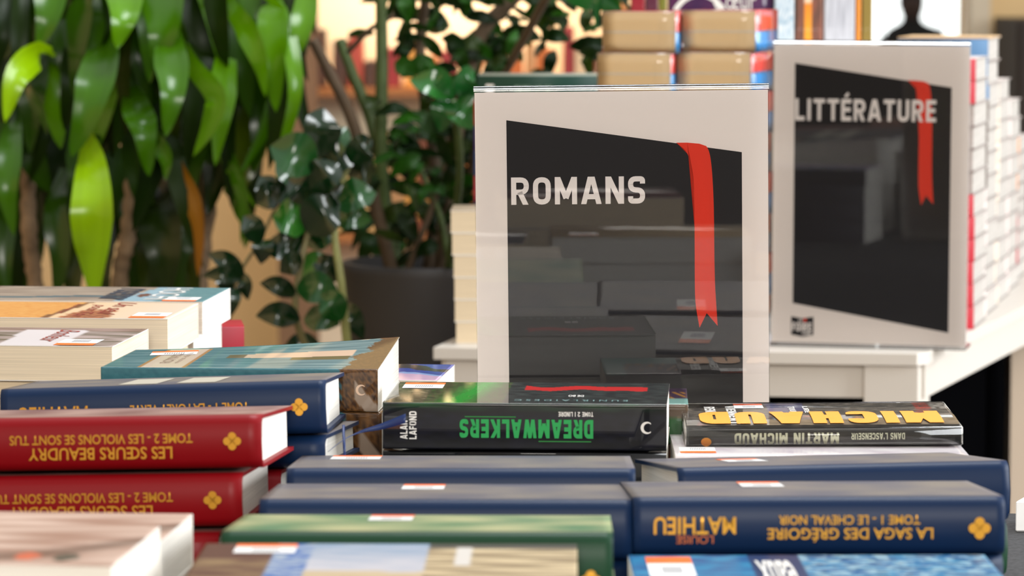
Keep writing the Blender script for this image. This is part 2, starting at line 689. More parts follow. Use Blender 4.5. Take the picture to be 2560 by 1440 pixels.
    def place(s, co):
        x, y, z = co
        if s.spine == 'F':
            return Vector((x, y, z))
        if s.spine == 'B':
            return Vector((s.L - x, s.W - y, z))
        if s.spine == 'R':
            return Vector((s.L - y, x, z))
        return Vector((y, s.W - x, z))

    def top_z(s, x, y):
        z = s.t + (s.tb - s.t) * (y / s.W if s.spine == 'F' else 0)
        if s.warp:
            z += s.warp(x / s.L, y / s.W)
        return z

    def put(s, front_mid_top, yaw=0, pitch=0, roll=0):
        """front_mid_top = world point of the middle of the top front edge"""
        R = (Matrix.Rotation(math.radians(yaw), 4, 'Z') @ Matrix.Rotation(math.radians(-roll), 4, 'Y')
             @ Matrix.Rotation(math.radians(-pitch), 4, 'X'))
        s.root.rotation_euler = R.to_euler()
        s.root.location = Vector(front_mid_top) - (R @ Vector((s.L / 2, 0, s.t)))
        return s

    # things printed on or stuck to the book ------------------------------------
    def spine_text(s, text, u0, u1, v0, v1, mat, up=False, weight=.2, font=None, bold=0.0, name='lettering', gap=.13):
        w, h = abs(u1 - u0) * s.L, (v1 - v0) * s.t
        bm = bfont(text, w, h, bold) if font else letters(text, w, h, weight, gap)
        y = -0.0004 - (0.0040 if s.c > .002 else 0)
        if up:
            map_bm(bm, (u0 * s.L, y, v0 * s.t), (1, 0, 0), (0, 0, 1))
        else:
            map_bm(bm, (u1 * s.L, y, v1 * s.t), (-1, 0, 0), (0, 0, -1))
        return flat(name, bm, mat, s.root)

    def top_poly(s, name, pts, mat, dz=0.0003, label=None, mats=None):
        bm = bmesh.new()
        for k, poly in enumerate(pts):
            f = bm.faces.new([bm.verts.new((x, y, s.top_z(x, y) + dz)) for x, y in poly])
            f.material_index = k if mats else 0
        o = flat(name, bm, mats or mat, s.root, label)
        return o

    def sticker(s, x, y, w=0.03, h=0.018, orange='near', ang=0):
        """price sticker on the top cover: white with an orange band"""
        ca, sa = math.cos(math.radians(ang)), math.sin(math.radians(ang))
        P = lambda a, b: (x + a * ca - b * sa, y + a * sa + b * ca)
        k = .34 * h
        rect = lambda a0, b0, a1, b1: [P(a0, b0), P(a1, b0), P(a1, b1), P(a0, b1)]
        lo, hi = (0, k) if orange == 'near' else (h - k, h)
        wl_, wh_ = (k, h) if orange == 'near' else (0, h - k)
        bm = bmesh.new()
        bars = []
        for q in range(9):
            a0 = w * (.3 + .05 * q)
            bars.append(rect(a0, wl_ + h * .16, a0 + w * .028, wh_ - h * .16))
        for k2, (poly, mi, dz) in enumerate([(rect(0, wl_, w, wh_), 0, .0003), (rect(0, lo, w, hi), 1, .0003)] + [(b, 2, .00045) for b in bars]):
            f = bm.faces.new([bm.verts.new((a, b, s.top_z(a, b) + dz)) for a, b in poly])
            f.material_index = mi
        return flat('price_sticker', bm, [M_STICKER, M_ORANGE, M_GREYINK], s.root, 'white price sticker with orange band')

    def top_text(s, text, x0, x1, y0, y1, mat, rot=180, weight=.2, font=None, bold=0.0, name='lettering', dz=.0004, shear=0):
        """rot: 180 upside down to the viewer, 90 head to the left, -90 head to the right"""
        if rot in (180, 0):
            w, h = x1 - x0, y1 - y0
        else:
            w, h = y1 - y0, x1 - x0
        bm = bfont(text, w, h, bold, shear) if font else letters(text, w, h, weight)
        if rot == 180:
            map_bm(bm, (x1, y1, 0), (-1, 0, 0), (0, -1, 0))
        elif rot == 0:
            map_bm(bm, (x0, y0, 0), (1, 0, 0), (0, 1, 0))
        elif rot == -90:
            map_bm(bm, (x0, y1, 0), (0, -1, 0), (1, 0, 0))
        else:
            map_bm(bm, (x1, y0, 0), (0, 1, 0), (-1, 0, 0))
        if s.warp:
            for q in range(1, 40):
                bmesh.ops.bisect_plane(bm, geom=bm.verts[:] + bm.edges[:] + bm.faces[:], plane_co=(0, s.W * q / 40, 0), plane_no=(0, 1, 0))
        for v in bm.verts:
            v.co.z = s.top_z(v.co.x, v.co.y) + dz + v.co.z
        return flat(name, bm, mat, s.root)

    def emblem(s, u, v, size, mat):
        """small cross fleuron stamped on the back"""
        bm = bmesh.new()
        y = -0.0046
        cx, cz = u * s.L, v * s.t
        for a in range(4):
            ang = a * math.pi / 2
            d = Vector((math.cos(ang), math.sin(ang))); n = Vector((-d.y, d.x))
            pts = []
            for q in range(13):
                th = -2.2 + 4.4 * q / 12
                pts.append(d * (size * .27 + size * .23 * math.cos(th)) + n * (size * .23 * math.sin(th)))
            pts = [d * 0 + n * (size * .07)] + list(reversed(pts)) + [n * (-size * .07)]
            bm.faces.new([bm.verts.new((cx + p.x, y, cz + p.y)) for p in pts])
        return flat('emblem', bm, mat, s.root)

    def moon(s, u, v, size, mat):
        """crescent printed on the spine"""
        bm = bmesh.new()
        cx, cz = u * s.L, v * s.t
        o_, i_ = [], []
        for q in range(19):
            a = math.radians(50 + 260 * q / 18)
            o_.append((size * .5 * math.cos(a), size * .5 * math.sin(a)))
            rr = size * .36
            i_.append((size * .10 + rr * math.cos(a) * 1.0, rr * math.sin(a) * 1.02))
        for q in range(18):
            bm.faces.new([bm.verts.new((cx + p[0], -.0005, cz + p[1])) for p in (o_[q], o_[q + 1], i_[q + 1], i_[q])])
        return flat('emblem', bm, mat, s.root)


def fmt(x0, x1, ytop, d):
    """front-edge middle point and the length of a book seen from pixel x0 to x1"""
    a, b = at(x0, ytop, d), at(x1, ytop, d)
    return (a + b) / 2, (b - a).length

ORD = ['topmost', 'second', 'third', 'fourth', 'fifth', 'sixth', 'seventh', 'eighth', 'ninth', 'tenth', 'eleventh',
       'twelfth', 'thirteenth', 'fourteenth', 'fifteenth', 'sixteenth', 'seventeenth']

# ------------------------------------------------------------------ the hall
bm = bmesh.new(); box(bm, (-5, -7, -0.06), (5, 11.2, 0))
struct('floor', bm, pmat('hall_floor', (120, 104, 88), 0.5, vary=(3, .85, 1.1)))
M_TANWALL = pmat('tan_plaster', (244, 212, 160), 0.85, 0.2, vary=(2.5, .94, 1.05))
bm = bmesh.new()
box(bm, (-5, 11.0, 0), (0.62, 11.2, 4.2))
box(bm, (1.385, 11.0, 0), (5, 11.2, 4.2))
box(bm, (0.62, 11.0, 0), (1.385, 11.2, 0.2))
box(bm, (0.62, 11.0, 2.6), (1.385, 11.2, 4.2))
struct('wall_back', bm, M_TANWALL)
bm = bmesh.new(); box(bm, (-5.2, -7, -0.06), (-5, 11.2, 4.2))
struct('wall_left', bm, M_TANWALL)
bm = bmesh.new(); box(bm, (-5, -7.2, -0.06), (5, -7, 2.0))
struct('wall_front_added', bm, pmat('dark_reflection_backing', (40, 32, 27), 0.7, vary=(3, .85, 1.15)))  # unseen low wall added behind the camera, dark to deepen the sign's reflection
M_CREAMFRAME = pmat('cream_window_frame', (222, 210, 186), 0.5)
bm = bmesh.new()
for lo, hi in (((1.385, 10.9, 0.2), (1.445, 11.0, 2.66)), ((0.56, 10.9, 0.2), (0.62, 11.0, 2.66)),
               ((0.62, 10.9, 2.6), (1.385, 11.0, 2.66)), ((0.62, 10.9, 0.14), (1.385, 11.0, 0.2))):
    box(bm, lo, hi)
struct('trim_1', bm, M_CREAMFRAME)
bm = bmesh.new(); box(bm, (0.621, 11.06, 0.201), (1.384, 11.068, 2.599))
struct('window_1', bm, thin_clear('window_glass', (0.97, 0.98, 0.98, 1), 1.45))
bm = bmesh.new(); box(bm, (-30, 11.3, -0.9), (40, 75, -0.69))
struct('ground', bm, pmat('pale_paving', (170, 168, 160), 0.8, vary=(1, .9, 1.1)))
# brown post in the hall
bm = bmesh.new()
a, b = at(694, 400, 8.6), at(790, 400, 8.6)
box(bm, (a.x, 8.6, 0), (b.x, 8.72, 3.6))
struct('column', bm, pmat('brown_post', (126, 92, 64), 0.7, vary=(4, .9, 1.1)))

# dark cabinet in front of the right hand wall
r = empty('cabinet', (2.0, 10.6, 0))
tag(r, 'tall dark brown cabinet against the back wall right of the window', 'cabinet')
M_DARKWOOD = pmat('dark_brown_wood', (38, 26, 17), 0.6, vary=(8, .8, 1.2))
bm = bmesh.new(); box(bm, (-0.545, -0.2, 0.04), (1.2, 0.3, 1.03)); bevel_all(bm, .004)
new_mesh_obj('body', bm, M_DARKWOOD, r)
for k in range(3):
    bm = bmesh.new(); box(bm, (-0.535 + k * .58, -0.222, 0.06), (-0.535 + k * .58 + .565, -0.202, 1.02)); bevel_all(bm, .003)
    d = new_mesh_obj('door', bm, M_DARKWOOD, r)
    bm = bmesh.new(); tube(bm, [(-0.0 + k * .58 - .03, -.24, .5), (-0.0 + k * .58 - .03, -.24, .62)], .006)
    new_mesh_obj('handle', bm, pmat('dull_metal', (90, 86, 80), .4, metal=.8), d)
bm = bmesh.new(); box(bm, (-0.52, -.19, 0), (1.17, .28, .04))
new_mesh_obj('base', bm, M_DARKWOOD, r)

# bookcase seen through the plants
M_OAK = pmat('orange_brown_wood', (176, 108, 52), 0.5, vary=(6, .85, 1.12))
M_BACK = pmat('cream_back_panel', (250, 238, 206), 0.7)
bc = empty('bookcase', (-0.13, 9.6, 0))
tag(bc, 'warm lit wooden bookcase with cream back behind the plants', 'bookcase')
zs = [0.06, 0.47, 0.86, 1.36, 1.9]
bm = bmesh.new()
box(bm, (-.43, .36, 0), (.43, .38, 1.92)); new_mesh_obj('back_panel', bm, M_BACK, bc)
for x in (-.45, .43):
    bm = bmesh.new(); box(bm, (x, 0, 0), (x + .02, .38, 1.92)); new_mesh_obj('side_panel', bm, M_OAK, bc)
for z in zs:
    bm = bmesh.new(); box(bm, (-.43, .01, z - .022), (.43, .36, z)); new_mesh_obj('shelf', bm, M_OAK, bc)
for z in (0.86, 1.36):
    bm = bmesh.new(); box(bm, (-.40, .04, z + .476 if z < 1 else 1.862), (.40, .06, z + .478 if z < 1 else 1.866))
    o = new_mesh_obj('glow_strip', bm, pmat('warm_glow', (255, 236, 196), emit=((255, 226, 170), 5)), bc)  # glowing strip added to brighten the cream back panel
lt = area('shelf_fill', (-0.13, 9.66, 1.325), (-0.13, 9.9, 0.9), .8, .04, 5.5, (1.0, .84, .58))  # both shelf fills are added to bring the back panel up to white
lt2 = area('shelf_fill_upper', (-0.13, 9.66, 1.85), (-0.13, 9.9, 1.4), .8, .04, 5.5, (1.0, .84, .58))
random.seed(11)
cols = [(150, 40, 44), (196, 104, 36), (226, 184, 116), (120, 58, 28), (184, 136, 88), (112, 30, 38), (220, 200, 164), (76, 48, 34),
        (186, 76, 60), (232, 164, 72)]
names = ['crimson', 'orange', 'sand coloured', 'chestnut', 'fawn', 'maroon', 'ivory', 'umber', 'coral', 'amber']
x = -.55
k = 0
for lev, z in ((2, .86), (1, .47), (3, 1.36)):
    x = -.55
    n = 0
    while x < .26:
        ci = random.randrange(10)
        w = random.uniform(.022, .05)
        hgt = random.uniform(.06, .17) if lev == 2 else random.uniform(.16, .27)
        if lev == 2 and -.44 < x < -.40:
            hgt = .15
        bm = bmesh.new(); box(bm, (0, 0, 0), (w, .16, hgt)); bevel_all(bm, .002, 1)
        o = new_mesh_obj('shelved_book', bm, pmat('shelf_book_' + names[ci].split()[0], cols[ci], .5))
        o.location = (x, 9.68, z + .0002)
        place = ['', 'lower', 'middle', 'upper'][lev]
        tag(o, f'{names[ci]} book, {ORD[n] if n else "first"} from the left on the {place} bookcase shelf', 'book', 'books on the lit bookcase')
        x += w + (random.uniform(.001, .03) if lev == 2 else .001)
        n += 1
        if n > 15:
            break

# person outside
def make_person():
    me = bpy.data.meshes.new('person')
    D = 26.0
    J = {'pel': (0, 0, .92), 'ch': (0, .01, 1.18), 'up': (0, 0, 1.36), 'nk': (0, -.01, 1.45), 'hd': (0, -.02, 1.54), 'ht': (0, -.01, 1.66),
         'sl': (-.17, 0, 1.36), 'el': (-.22, .02, 1.10), 'wl': (-.2, -.08, .86), 'hl': (-.19, -.1, .78),
         'sr': (.17, 0, 1.36), 'er': (.23, .02, 1.10), 'wr': (.21, -.08, .86), 'hr': (.2, -.1, .78),
         'tl': (-.09, 0, .88), 'kl': (-.1, -.01, .49), 'al': (-.1, .02, .09), 'fl': (-.11, -.13, .04),
         'tr': (.09, 0, .88), 'kr': (.1, -.01, .49), 'ar': (.1, .02, .09), 'fr': (.11, -.13, .04)}
    R = {'pel': .15, 'ch': .145, 'up': .13, 'nk': .058, 'hd': .082, 'ht': .07, 'sl': .075, 'el': .055, 'wl': .038, 'hl': .035,
         'sr': .075, 'er': .055, 'wr': .038, 'hr': .035, 'tl': .10, 'kl': .068, 'al': .045, 'fl': .04, 'tr': .10, 'kr': .068, 'ar': .045, 'fr': .04}
    E = [('pel', 'ch'), ('ch', 'up'), ('up', 'nk'), ('nk', 'hd'), ('hd', 'ht'), ('up', 'sl'), ('sl', 'el'), ('el', 'wl'), ('wl', 'hl'),
         ('up', 'sr'), ('sr', 'er'), ('er', 'wr'), ('wr', 'hr'), ('pel', 'tl'), ('tl', 'kl'), ('kl', 'al'), ('al', 'fl'),
         ('pel', 'tr'), ('tr', 'kr'), ('kr', 'ar'), ('ar', 'fr')]
    ks = list(J)
    me.from_pydata([J[k] for k in ks], [(ks.index(a), ks.index(b)) for a, b in E], [])
    o = bpy.data.objects.new('person', me)
    COL.objects.link(o)
    o.modifiers.new('Skin', 'SKIN')
    for i, k in enumerate(ks):
        me.skin_vertices[0].data[i].radius = (R[k], R[k])
        me.skin_vertices[0].data[i].use_root = (k == 'pel')
    sb = o.modifiers.new('Subdivision', 'SUBSURF'); sb.levels = sb.render_levels = 2
    me.materials.append(pmat('dark_coat', (14, 11, 10), .8))
    dg = bpy.context.evaluated_depsgraph_get()
    me2 = bpy.data.meshes.new_from_object(o.evaluated_get(dg))
    o.modifiers.clear()
    o.data = me2
    for p in me2.polygons:
        p.use_smooth = True
    c = at(2279, 20, D)
    o.location = (c.x, D, -0.69)
    tag(o, 'person in dark clothing standing outside beyond the bright window', 'person')
    bm = bmesh.new(); bmesh.ops.create_uvsphere(bm, u_segments=16, v_segments=10, radius=.096)
    for v in bm.verts:
        v.co.z *= 1.12
        if v.co.y < -.02 and v.co.z < .03:
            v.co.y = -.02
    bmesh.ops.translate(bm, vec=(0, .008, 1.60), verts=bm.verts)
    new_mesh_obj('hair', bm, pmat('black_hair', (8, 6, 5), .6), o, True)
    bm = bmesh.new(); bmesh.ops.create_uvsphere(bm, u_segments=12, v_segments=8, radius=.085)
    for v in bm.verts:
        v.co.z *= 1.25; v.co.y *= .9
    bmesh.ops.translate(bm, vec=(0, -.03, 1.56), verts=bm.verts)
    box(bm, (-.013, -.125, 1.54), (.013, -.10, 1.575))
    new_mesh_obj('face', bm, pmat('brown_skin', (60, 36, 26), .6), o, True)


make_person()

# ------------------------------------------------------------------ grey clothed display table
tpoly = [(-1.25, 1.25), (.98, 1.25), (.98, 2.80), (.365, 2.885), (.25, 3.0), (-.1, 3.45), (-1.25, 3.55)]
tb = empty('display_table', (0, 2.4, 0))
tag(tb, 'low table under the dark grey cloth carrying the near books', 'table')
bm = bmesh.new(); prism(bm, [(p[0] * .985, (p[1] - 2.4) * .985) for p in tpoly], TZ - .03, TZ - .004)
new_mesh_obj('tabletop', bm, M_WHITE_TABLE, tb)
for lx, ly in ((-1.1, -1.0), (.8, -1.0), (.75, .3), (-1.1, 1.0)):
    bm = bmesh.new(); box(bm, (lx - .03, ly - .03, 0), (lx + .03, ly + .03, TZ - .03)); bevel_all(bm, .004)
    new_mesh_obj('leg', bm, M_WHITE_TABLE, tb)
bm = bmesh.new()
ring_t = [bm.verts.new((p[0], p[1], TZ)) for p in tpoly]
f = bm.faces.new(ring_t)
n = len(tpoly)
prev = ring_t
cx, cy = -.1, 2.4
for dz, out in ((-.006, .006), (-.02, .009), (-.30, .02)):
    cur = []
    for p in tpoly:
        d = Vector((p[0] - cx, p[1] - cy)).normalized()
        cur.append(bm.verts.new((p[0] + d.x * out, p[1] + d.y * out, TZ + dz)))
    for i in range(n):
        bm.faces.new((prev[i], cur[i], cur[(i + 1) % n], prev[(i + 1) % n]))
    prev = cur
o = new_mesh_obj('tablecloth', bm, M_GREY_CLOTH)
tag(o, 'dark grey crinkled cloth covering the near book table', 'tablecloth')

# ------------------------------------------------------------------ white table
FLd, FRd = depth_at(868, WZ), depth_at(884, WZ)
FL, FR = at(1083, 868, FLd), at(2310, 884, FRd)
dR = .342
BR = Vector((FR.x + dR * 2.2, FR.y + 2.2)); BLf = Vector((FL.x + .22 * 2.2, FL.y + 2.2))
wt = empty('white_table', (FR.x, FR.y, 0))
tag(wt, 'white lacquered table with square legs behind the two signs', 'table')
loc = lambda x, y: (x - FR.x, y - FR.y)
top = [loc(FL.x, FL.y), loc(FR.x - .008, FR.y), loc(FR.x + .006, FR.y + .012), loc(BR.x, BR.y), loc(BLf.x, BLf.y)]
bm = bmesh.new(); prism(bm, top, WZ - .0145, WZ); bevel_all(bm, .0012, 2)
new_mesh_obj('tabletop', bm, M_WHITE_TABLE, wt)
fdir = (Vector((FR.x, FR.y)) - Vector((FL.x, FL.y))).normalized()
fn = Vector((-fdir.y, fdir.x))
rdir = Vector((dR, 1)).normalized(); rn = Vector((-rdir.y, rdir.x))
ldir = Vector((.22, 1)).normalized(); ln = Vector((ldir.y, -ldir.x))
FLv, FRv = Vector((FL.x, FL.y)), Vector((FR.x, FR.y))


def plank(p, q, nrm, ins, th, z0, z1, name):
    a = p + nrm * ins; b = q + nrm * ins
    bm = bmesh.new()
    prism(bm, [loc(*a), loc(*b), loc(*(b + nrm * th)), loc(*(a + nrm * th))], z0, z1)
    return new_mesh_obj(name, bm, M_WHITE_TABLE, wt)


A0, A1 = WZ - .054, WZ - .0147
plank(FLv + fdir * .008, FRv - fdir * .0665, fn, .014, .018, A0, A1, 'apron')
plank(FRv + rdir * .02, Vector(BR) - rdir * .07, rn, .003, .018, A0, A1, 'apron')
plank(FLv + ldir * .07, Vector(BLf) - ldir * .07, ln, .007, .018, A0, A1, 'apron')


def wleg(corner, e1, e2, s1, s2):
    bm = bmesh.new()
    a = corner
    prism(bm, [loc(*a), loc(*(a + e1 * s1)), loc(*(a + e1 * s1 + e2 * s2)), loc(*(a + e2 * s2))], 0, A1)
    bevel_all(bm, .001, 1)
    return new_mesh_obj('leg', bm, M_WHITE_TABLE, wt)


wleg(FRv + fn * .006 - fdir * .006, -fdir, rdir, .063, .06)
wleg(FLv + fn * .01 + fdir * .012, fdir, ldir, .063, .06)
wleg(Vector(BR) - rdir * .06 + rn * .01, rn, rdir, .06, .055)
wleg(Vector(BLf) - ldir * .06 + ln * .01, ln, ldir, .06, .055)
a = at(2527, 1000, 5.05)  # white leg standing in shade, the shade put into its beige colour
bm = bmesh.new(); prism(bm, [loc(a.x, 5.05), loc(a.x + .09, 5.05), loc(a.x + .09, 5.11), loc(a.x, 5.11)], 0, A0)
new_mesh_obj('leg', bm, pmat('shade_tinted_leg', (196, 178, 158), .6), wt)['label'] = 'broad white support leg with shade painted into its beige'
# black folded sheet filling the space below the white table
bm = bmesh.new()
pa, pb = FLv + fn * .12 + fdir * .1, FRv + fn * .12 - fdir * .02
pts = []
for i in range(61):
    s = i / 60
    p = pa.lerp(pb, s) + fn * (.006 * math.sin(s * 60))
    pts.append(p)
for i in range(1, 61):
    s = i / 60
    p = pb.lerp(pb + rdir * 1.9 + rn * .13, s) + rn * (.02 + .006 * math.sin(s * 110))
    pts.append(p)
up = [bm.verts.new((p.x, p.y, A0 - .001)) for p in pts]
dn = [bm.verts.new((p.x, p.y, 0.02)) for p in pts]
for i in range(len(pts) - 1):
    bm.faces.new((up[i], dn[i], dn[i + 1], up[i + 1]))
o = new_mesh_obj('hanging_sheet', bm, M_BLACK_SHEET, None, True)
tag(o, 'black folded sheet hanging beneath the white table top', 'hanging_sheet')

# ------------------------------------------------------------------ near books: cover art
NAVY, NAVY_TOP = (14, 38, 72), (112, 112, 122)
RED = (132, 6, 16)


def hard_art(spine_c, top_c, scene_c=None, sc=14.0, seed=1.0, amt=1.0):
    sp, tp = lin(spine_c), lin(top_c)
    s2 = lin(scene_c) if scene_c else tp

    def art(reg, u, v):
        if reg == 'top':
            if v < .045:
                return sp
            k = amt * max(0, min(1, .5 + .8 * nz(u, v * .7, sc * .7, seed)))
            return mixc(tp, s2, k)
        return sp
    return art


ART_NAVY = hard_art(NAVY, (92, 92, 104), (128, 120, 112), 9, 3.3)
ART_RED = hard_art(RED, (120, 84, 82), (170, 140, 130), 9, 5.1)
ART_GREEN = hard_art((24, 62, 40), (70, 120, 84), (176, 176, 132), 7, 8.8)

G_HARD = 'hardcover saga volumes on the grey table'
G_PAPER = 'paperbacks on the grey table'


def stack_below(z, n, make):
    """fills from height z down to the table with n books made by make(k, thickness)"""
    th = (z - TZ) / n
    for k in range(n):
        make(k, th - .0002, z - th * k)


# --- two navy hardcovers on the left
m, L = fmt(-2, 815, 962, 2.50)
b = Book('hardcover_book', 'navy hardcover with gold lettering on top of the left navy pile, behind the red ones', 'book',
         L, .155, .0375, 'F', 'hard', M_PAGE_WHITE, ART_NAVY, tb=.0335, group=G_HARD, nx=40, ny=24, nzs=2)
b.put(m, -2, 3.0, 1.9)
b.spine_text('MATHIEU', .055, .27, .34, .66, M_GOLD, font=1, bold=.012)
b.spine_text('TOME 1 - LA FORÊT VERTE', .40, .765, .44, .64, M_GOLD, font=1, bold=.012)
b.emblem(.918, .52, .0122, M_GOLD)
for q, u in enumerate((.35, .53)):
    b.top_poly('cover_panel', [[(u * L, .02), ((u + .12) * L, .02), ((u + .12) * L, .12), (u * L, .12)]], pmat('pale_label_print', (196, 190, 176), .4), label='pale printed panel on the cover')
navy_left = b
ztop1 = m.z
m2, L2 = fmt(0, 814, 1095, 2.50)
b = Book('hardcover_book', 'navy hardcover lying second in the left navy pile, jutting out to the right', 'book',
         .2265, .142, .0225, 'F', 'hard', M_PAGE_WHITE, ART_NAVY, group=G_HARD, nx=20, ny=12)
p = at(814, 1095, 2.497)
b.put((p.x - .11325 + .0006, p.y + .0138, ztop1 - .0392), -7, 3.0, 1.9)
# ribbons of the upper navy book
def ribbon(book, pts, w, wdir):
    bm = bmesh.new()
    P = catmull(pts, 24)
    bpy.context.view_layer.update()
    inv = book.root.matrix_world.inverted()
    rows = []
    for i, q in enumerate(P):
        s = i / 24
        d = Vector(wdir(s)).normalized() * (w(s) / 2)
        rows.append((bm.verts.new(inv @ (q + d)), bm.verts.new(inv @ (q - d))))
    for i in range(24):
        bm.faces.new((rows[i][0], rows[i + 1][0], rows[i + 1][1], rows[i][1]))
    o = new_mesh_obj('ribbon_bookmark', bm, M_NAVY_RIBBON, book.root, True)
    md = o.modifiers.new('Solidify', 'SOLIDIFY'); md.thickness = .0003
    return o


ribbon(navy_left, [at(820, 1130, 2.490), at(862, 1098, 2.51), at(905, 1079, 2.52), at(955, 1066, 2.51), at(1014, 1046, 2.50)],
       lambda s: .0012 + .0055 * max(0, s - .35) / .65, lambda s: (0, .2 + (1 - s), 1.2 * s))
ribbon(navy_left, [at(859, 1062, 2.545), at(859, 1085, 2.535), at(861, 1120, 2.525), at(862, 1160, 2.525)],
       lambda s: .0020, lambda s: (1, .3, 0))
b = Book('hardcover_book', 'red hardcover lying third in the left navy pile', 'book', .2265, .155, .030, 'F', 'hard',
         M_PAGE_WHITE, ART_RED, group=G_HARD)
p = at(705, 1178, 2.50)
zb = ztop1 - .0390 - .0228
b.put((p.x - .11325, p.y + .008, zb - .002), -6, 3.0, 1.9)
stack_below(zb - .0460, 2, lambda k, th, z: Book(
    'hardcover_book', f'navy hardcover hidden at the {["middle", "bottom"][k]} of the left navy pile', 'book', .2265, .155, th, 'F', 'hard',
    M_PAGE_WHITE, ART_NAVY, group=G_HARD).put((p.x - .125, 2.505, z), 0))

# --- red hardcovers in front of them
def red_spine(b, dx=0.0):
    b.spine_text('TOME 2 - LES VIOLONS SE SONT TUS', .265 + dx, .80 + dx, .50, .68, M_GOLD, font=1, bold=.012)
    b.spine_text('LES SŒURS BEAUDRY', .32 + dx, .74 + dx, .21, .44, M_GOLD, font=1, bold=.012)
    b.emblem(.915, .52, .0118, M_GOLD)


m, L = fmt(655 - 873, 655, 1046, 2.33)
m = Vector((m.x, m.y, m.z))
zr = m.z
b = Book('hardcover_book', 'red hardcover with gold lettering topmost in the left pile of red books', 'book', .226, .153, .0350, 'F', 'hard',
         M_PAGE_WHITE, ART_RED, tb=.031, group=G_HARD, nx=24, ny=12, nzs=2)
pr = at(655, 1042, 2.33)
b.put((pr.x - .113, 2.34, zr - .0005), -4, 3.3, 1.4); red_spine(b)
b2 = Book('hardcover_book', 'red hardcover with gold lettering second in the left pile of red books', 'book', .226, .153, .0350, 'F', 'hard',
          M_PAGE_WHITE, ART_RED, tb=.031, group=G_HARD, nx=24, ny=12, nzs=2)
pr2 = at(607, 1186, 2.33)
b2.put((pr2.x - .113, 2.335, zr - .0385), -3.9, 1.8, 1.4); red_spine(b2)
b3 = Book('hardcover_book', 'red hardcover third in the left pile, peeking out right of the pink paperbacks', 'book', .226, .153, .0350, 'F', 'hard',
          M_PAGE_WHITE, ART_RED, group=G_HARD, nx=12, ny=6)
pr3 = at(545, 1300, 2.31)
b3.put((pr3.x - .113, 2.322, zr - .0762), -3.9, 1.8, 1.4)
stack_below(zr - .1220, 1, lambda k, th, z: Book(
    'hardcover_book', 'red hardcover at the very bottom of the left red pile', 'book', .226, .153, th, 'F', 'hard',
    M_PAGE_WHITE, ART_RED, group=G_HARD).put((pr3.x - .115, 2.322, z), -2))

# --- paperbacks at the far left (fore-edge towards the viewer)
def art_hoch(reg, u, v):
    if reg != 'top':
        return lin((120, 160, 170))
    n = nz(u, v, 30, 2)
    if u > .885 - .05 * v:
        return mixc(lin((86, 142, 152)), lin((110, 160, 166)), .5 + n)
    if u > .80:
        return mixc(lin((104, 156, 168)), lin((130, 176, 186)), .5 + n)
    if u > .62 + .08 * v:
        if (u - .70) ** 2 * 60 + (v - .42) ** 2 * 2.2 < .035 + .03 * n:
            return lin((120, 66, 46))
        return mixc(lin((150, 190, 210)), lin((176, 208, 222)), .5 + n)
    if abs(v - .28 + .1 * nz(u, 0, 3)) < .05:
        return lin((70, 110, 124))
    return mixc(lin((150, 132, 120)), lin((196, 178, 160)), .5 + 1.4 * nz(u * .4, v * 3, 14, 7))


def art_amour(reg, u, v):
    if reg != 'top':
        return lin((226, 180, 130))
    n = nz(u, v, 40, 4)
    if u < .52 + .05 * v:
        if u > .49 + .05 * v:
            return lin((130, 82, 44))
        return mixc(lin((224, 150, 70)), lin((238, 176, 96)), .5 + n)
    d = (u - .66) ** 2 * 30 + (v - .1) ** 2 * 1.3
    base = mixc(lin((244, 206, 160)), lin((240, 220, 200)), (u - .5) * 2)
    if d < .26 + .16 * n:
        return mixc(lin((126, 66, 44)), lin((196, 120, 76)), .5 + 1.5 * n)
    return base


def art_bonheur(reg, u, v):
    if reg != 'top':
        return lin((150, 130, 116))
    n = nz(u * .6, v * 1.6, 9, 6)
    if .56 < u + .02 * v < .80 and v < .88:
        return lin((236, 228, 230))
    g = mixc(lin((196, 176, 172)), lin((96, 88, 66)), .5 + 1.2 * n)
    if v > .8:
        g = mixc(g, lin((150, 116, 104)), .6)
    return g


def fore_left(name_label, x1, y, d, art, yaw, t, W=.14, nx=60, ny=30, L=.215, page=M_PAGE_SOFT, dx=0):
    p = at(x1, y, d)
    b = Book('paperback_book', name_label, 'book', L, W, t, 'B', 'paper', page, art, group=G_PAPER, nx=nx, ny=ny)
    c, s_ = math.cos(math.radians(yaw)), math.sin(math.radians(yaw))
    b.put((p.x - c * L / 2 + dx, p.y - s_ * L / 2, p.z), yaw)
    b.zt = p.z
    return b


art_hoch, art_amour, art_bonheur = deeper(art_hoch, .62), deeper(art_amour, .74), deeper(art_bonheur, .72)
M_INK_RED = pmat('dark_red_ink', (150, 44, 36), .45)
M_INK_NAVY = pmat('dark_blue_ink', (22, 44, 70), .45)
M_INK_TEAL = pmat('pale_teal_ink', (196, 222, 222), .45)
bh = fore_left('blue and grey paperback on the farthest left pile, topmost', 507, 755, 3.16, art_hoch, -5.5, .0285, page=M_PAGE_WHITE)
bh.top_text('HOCHI', .158, .183, .015, .13, M_WHITE_INK, -90, font=1)
bh.top_text('rosemar', .116, .142, .008, .125, M_INK_NAVY, -90, font=1, shear=.5, bold=.01, name='script_lettering')
bh.sticker(.177, .003, .030, .038)
ba = fore_left('orange and cream paperback with dark red script, topmost of its pile behind the white-labelled one', 420, 797, 3.00, art_amour, -5.5, .0315)
ba.top_text('Un seul', .146, .163, .03, .135, M_INK_RED, -90, font=1, shear=.4, name='script_lettering')
ba.top_text('pour Tou', .126, .142, .01, .115, M_INK_RED, -90, font=1, shear=.4, name='script_lettering')
ba.top_text('AUTREFOIS', .112, .116, .035, .12, M_INK_RED, -90, font=1, name='small_lettering')
ba.sticker(.180, .004, .030, .045)
